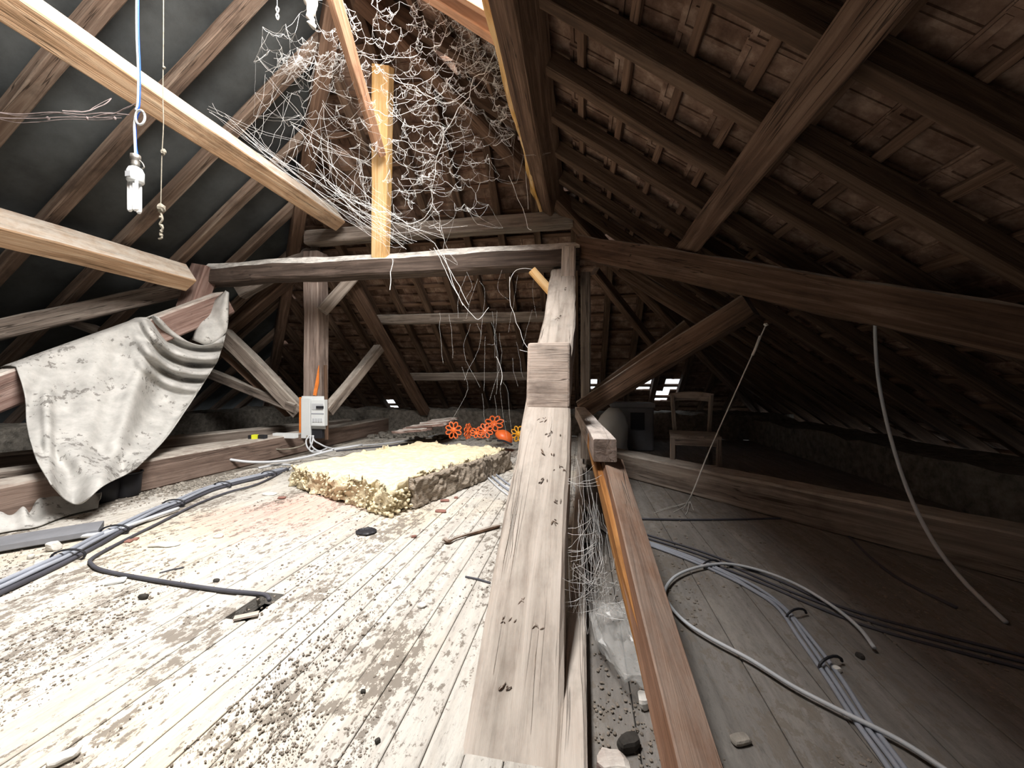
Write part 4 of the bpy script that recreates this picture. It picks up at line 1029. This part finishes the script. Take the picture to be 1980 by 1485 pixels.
# ------------------------------------------------------------------ crumbs of dirt on the boards (nobody could count them)
b = MB(); rs = random.Random(11)
def clump(x, y): return noise.noise(Vector((x*2.2, y*1.3, 3)))+.5*noise.noise(Vector((x*7, y*4, 8)))
n = 0
while n < 6500:
    v = rs.uniform(850, 1500); u = rs.uniform(-40, 1080); p = F(u, v, 0)
    if not (-3.15 < p.x < -.28) or p.y > 5.8: continue
    if clump(p.x, p.y) < rs.uniform(-.1, .55): continue
    n += 1; r_ = rs.choice((.0011, .0014, .0018, .0018, .0024, .0035, .006))*(.55+.28*p.y)
    b.lump((p.x, p.y, r_*.3), r_, .55, n=(5, 3), ax=(1, rs.uniform(.5, 1)))
o = b.obj('dirt_crumbs', 'crumb', label='dark crumbs and droppings scattered over the pale floorboards', cat='dirt', kind='stuff')
b = MB(); n = 0
while n < 1500:
    v = rs.uniform(940, 1500); u = rs.uniform(1140, 1980); p = F(u, v, 0)
    if not (.03 < p.x < 2.2) or clump(p.x, p.y) < 0: continue
    n += 1; r_ = rs.choice((.002, .003, .005))*(.7+.3*p.y); b.lump((p.x, p.y, r_*.3), r_, .55, n=(5, 3))
b.obj('dirt_crumbs', 'crumb', label='crumbs scattered over the dim right floor', cat='dirt', kind='stuff')
b = MB()
for k in range(900):  # pale plaster grit along the sill
    t = rs.random(); p = lerp(F(285, 950), F(560, 905), t)+Vector((rs.gauss(.05, .09), rs.gauss(0, .12), 0))
    if p.x < sill_x+.14: continue
    b.lump((p.x, p.y, .004), rs.uniform(.004, .014), .7, n=(5, 3))
b.obj('plaster_grit', 'stone', label='pale grit and plaster crumbs heaped along the sill beam', cat='grit', kind='stuff')

# ------------------------------------------------------------------ cobwebs
random.seed(23)
def webobj(name, b, label, mat='web'): return b.obj(name, mat, label=label, cat='cobweb', kind='stuff')
def net(b, blobs, N_, links, rmin, rmax, Yr, wob=.012, maxd=120):
    nodes = []
    while len(nodes) < N_:
        bx = random.choices(blobs, weights=[q[4] for q in blobs])[0]
        u = random.gauss(bx[0], bx[2]); v = random.gauss(bx[1], bx[3]); nodes.append((u, v, Yr(u, v)+random.gauss(0, .035)))
    for i, a in enumerate(nodes):
        ds = sorted(((math.hypot(a[0]-c[0], a[1]-c[1]), j) for j, c in enumerate(nodes) if j != i))[:links*2]
        for d, j in random.sample(ds, min(links, len(ds))):
            if d > maxd: continue
            r_ = random.uniform(rmin, rmax)*(2.0 if random.random() < .12 else 1)
            b.tube(strand_pts(P(*a), P(*nodes[j]), .02*random.random(), 7, wob), r_, 3)
Yc_ = lambda u, v: 2.35+.0022*max(0, v)+.0006*(900-u)
b = MB()
net(b, [(800, 60, 110, 60, 3), (905, 120, 60, 80, 3), (620, 110, 60, 30, 2), (780, 190, 100, 60, 3), (860, 300, 60, 70, 2), (780, 340, 60, 60, 1.5)], 1300, 3, .00028, .0006, Yc_, .005, 75)
net(b, [(945, 50, 24, 45, 5), (972, 150, 15, 70, 3), (600, 125, 60, 22, .7)], 380, 4, .0003, .0008, Yc_, .003, 60)
webobj('cobweb', b, 'dense fluffy cobweb hanging between the leaning board and the dark purlin')
b = MB()
def ps(pts, r, wob=.006, n=4):
    q = catmull([P(u, v, Yc_(u, v) if Y_ is None else Y_) for u, v, Y_ in [(p+(None,))[:3] for p in pts]], n)
    sd_ = random.random()*50
    q = [p+Vector((noise.noise(p*9+Vector((sd_, 0, 0))), noise.noise(p*9+Vector((0, sd_, 0))), noise.noise(p*9+Vector((0, 0, sd_)))))*wob*2 for p in q]
    b.tube(q, r, 4)
majors = [([(560, 95), (570, 125), (610, 128), (680, 108), (730, 118), (790, 108), (850, 75), (885, 40)], .0022),
 ([(700, 205), (760, 225), (830, 200), (870, 160), (893, 75), (895, -20)], .0022), ([(893, 80), (898, 110), (905, 140), (915, 150)], .002),
 ([(565, 115), (620, 170), (680, 185), (705, 175)], .0022), ([(960, 70), (948, 130), (922, 160), (885, 210), (860, 260), (848, 300), (838, 350), (835, 395), (815, 425), (790, 437), (765, 425)], .0042),
 ([(848, 300), (880, 290), (890, 280)], .0016), ([(905, 190), (880, 200), (830, 190), (795, 165), (760, 150)], .0026),
 ([(750, 200), (785, 195), (820, 160), (860, 130), (900, 130), (935, 120)], .0022), ([(755, 270), (790, 280), (840, 305)], .002),
 ([(760, 145), (800, 170), (850, 192), (900, 185), (960, 130)], .0024), ([(755, 215), (800, 240), (860, 245)], .0018),
 ([(955, 70), (970, 130), (985, 190), (990, 220)], .0030), ([(840, 395), (850, 430), (857, 480)], .0022), ([(760, 300), (790, 325), (820, 328), (850, 305)], .0018),
 ([(770, 345), (800, 350), (840, 345)], .0016), ([(760, 370), (800, 375), (830, 360), (860, 350), (880, 365)], .0018)]
for q, r_ in majors:
    ps(q, r_*.6, .020)
    for k in range(3):
        i = random.randrange(len(q)); a = q[i]; ps([(a[0], a[1]), (a[0]+random.uniform(-35, 35), a[1]+random.uniform(-10, 35)), (a[0]+random.uniform(-60, 60), a[1]+random.uniform(-15, 60))], .0007, .012)
webobj('cobweb', b, 'thick white cobweb strands looping across the top centre down to the crossbeam')
b = MB()
fans = [((400, 208), (720, 318)), ((405, 215), (715, 395)), ((430, 225), (740, 470)), ((470, 245), (760, 468)), ((470, 262), (700, 440)), ((560, 300), (800, 470)), ((520, 150), (700, 330)), ((560, 240), (720, 320)), ((500, 300), (860, 460)), ((620, 200), (716, 280)), ((610, 330), (780, 480)), ((560, 180), (610, 165)), ((600, 300), (840, 470)), ((640, 360), (790, 470))]
for a, c in fans:
    for k in range(2):
        j = lambda: random.uniform(-6, 6)
        p_ = P(a[0]+j(), a[1]+j(), 2.9); q_ = P(c[0]+j(), c[1]+j(), 3.3); b.tube(strand_pts(p_, q_, random.uniform(.01, .07), 12, .012), random.uniform(.0005, .0011), 4)
for k in range(150):
    a = random.choice(fans); t = random.random(); t2 = min(1, t+random.uniform(-.3, .3)); a2 = random.choice(fans)
    p_ = P(lerp(a[0][0], a[1][0], t), lerp(a[0][1], a[1][1], t), lerp(2.9, 3.3, t)); q_ = P(lerp(a2[0][0], a2[1][0], t2), lerp(a2[0][1], a2[1][1], t2), lerp(2.9, 3.3, max(0, t2)))
    if (p_-q_).length < .55: b.tube(strand_pts(p_, q_, .02, 6, .012), random.uniform(.0004, .0008), 3)
webobj('cobweb', b, 'fan of long straight cobweb threads between the long purlin and the orange strut')
b = MB()
for a, c, sg in [((-30, 213, 1.5), (250, 222, 1.62), .01), ((-30, 222, 1.5), (235, 228, 1.62), .015), ((120, 214, 1.55), (215, 190, 1.7), .02), ((180, 226, 1.58), (262, 200, 1.6), .01)]:
    for k in range(2): b.tube(strand_pts(P(*a), P(*c), sg, 16, .006), .0020 if k else .0010, 4)
for u in (93, 168, 222): b.lump(P(u, 229, 1.56), .006, 1.2)
webobj('cobweb', b, 'single dusty cobweb rope stretched from the left edge to the lamp flex', 'dirtyweb')
b = MB()
for q in [[(858, 490, 3.5), (880, 560, 3.5), (905, 600, 3.5), (925, 618, 3.5), (945, 595, 3.5)], [(760, 500, 3.55), (755, 535, 3.55), (754, 560, 3.55)], [(985, 555, 3.4), (990, 530, 3.4), (1010, 520, 3.4), (1030, 523, 3.4)], [(985, 535, 3.4), (985, 575, 3.4), (1005, 640, 3.35), (1026, 685, 3.3)], [(1005, 675, 3.3), (1028, 682, 3.3)], [(840, 470, 3.5), (880, 540, 3.5), (905, 590, 3.5)], [(960, 690, 3.4), (972, 720, 3.4), (968, 745, 3.4)], [(985, 340, 3.2), (1015, 420, 3.3), (1020, 440, 3.3), (1027, 445, 3.3)], [(1015, 320, 3.6), (1020, 380, 3.6), (1022, 405, 3.6)], [(895, 590, 3.5), (860, 520, 3.5), (840, 480, 3.5)]]:
    ps(q, .0032 if q[0][0] in (760, 1015) else .0022, .008)
for k in range(26):
    u, v = random.uniform(850, 1040), random.uniform(500, 770); ps([(u, v, 3.5), (u+random.uniform(-15, 15), v+random.uniform(20, 60), 3.5), (u+random.uniform(-25, 25), v+random.uniform(50, 130), 3.5)], .0004, .006)
webobj('cobweb', b, 'ragged cobweb threads hanging from the underside of the crossbeam')
b = MB()
Yw = lambda v: 1.62-(v-850)*.0016
for k in range(46):
    u, v = random.gauss(1150, 14), random.uniform(880, 1080); L_ = random.uniform(60, 180)
    b.tube(strand_pts(P(u-10, v, Yw(v)), P(u+random.uniform(-22, 12), v+L_, Yw(v+L_)), random.uniform(-.01, .03), 8, .008), random.uniform(.0002, .00045), 3)
for k in range(90):
    u, v = random.gauss(1150, 22), random.gauss(1140, 25); 
    b.tube(strand_pts(P(u, v, 1.12), P(u+random.gauss(0, 26), v+random.gauss(0, 26), 1.12), .004, 5, .006), random.uniform(.0003, .0009), 3)
for k in range(16):
    v = random.uniform(900, 1150); b.tube(strand_pts(P(1098, v+random.uniform(-20, 40), 1.25), P(1150+random.uniform(-10, 20), v+random.uniform(-40, 40), 1.2), .01, 6, .006), .0006, 3)
webobj('cobweb', b, 'dirty cobweb hanging between the raking beam and the reddish board')
# gouges and nail holes on the raking beam and its cleat: chips of split wood standing proud
b = MB(); rs = random.Random(5)
for (u, v, w_) in [(1052, 812, 16), (1070, 838, 20), (1060, 875, 18), (1085, 905, 22), (1050, 930, 12), (1078, 968, 12), (1010, 1162, 10), (985, 1200, 26), (1040, 1212, 14), (980, 1330, 20), (1090, 560, 8), (1080, 615, 8), (1072, 1010, 10)]:
    for k in range(5):
        r_ = ray(u+rs.uniform(-w_, w_)*.7, v+rs.uniform(-5, 5)); t_ = (b0-EYE).dot(nB)/r_.dot(nB); p = EYE+r_*t_+nB*.001
        L_ = rs.uniform(.003, .010)*(.6+.3*t_); d_ = (sl*rs.uniform(.2, 1)+Vector((rs.uniform(-1, 1), 0, 0))).normalized()
        b.tube([p-d_*L_, p+nB*.003, p+d_*L_], rs.uniform(.0012, .0028), 5)
for k in range(16):
    x_ = BX+rs.uniform(-.095, .095); t0_ = rs.uniform(.05, 2.6); L_ = rs.uniform(.15, .6); sd_ = rs.random()*40
    pts = [b0+sl*(t0_+L_*q/12)+Vector((x_-BX+.012*noise.noise(Vector((q*.25, sd_, 0))), 0, 0))+nB*.001 for q in range(13)]
    if 1.25 < t0_+L_ < 1.75 or 1.2 < t0_ < 1.75: continue
    b.tube(pts, .0013, 4, lambda t: .3+math.sin(math.pi*t))
o = b.obj('split_chips', 'oldwood', label='dark splits and small gouges along the face of the pale raking beam', cat='splinters', kind='stuff')
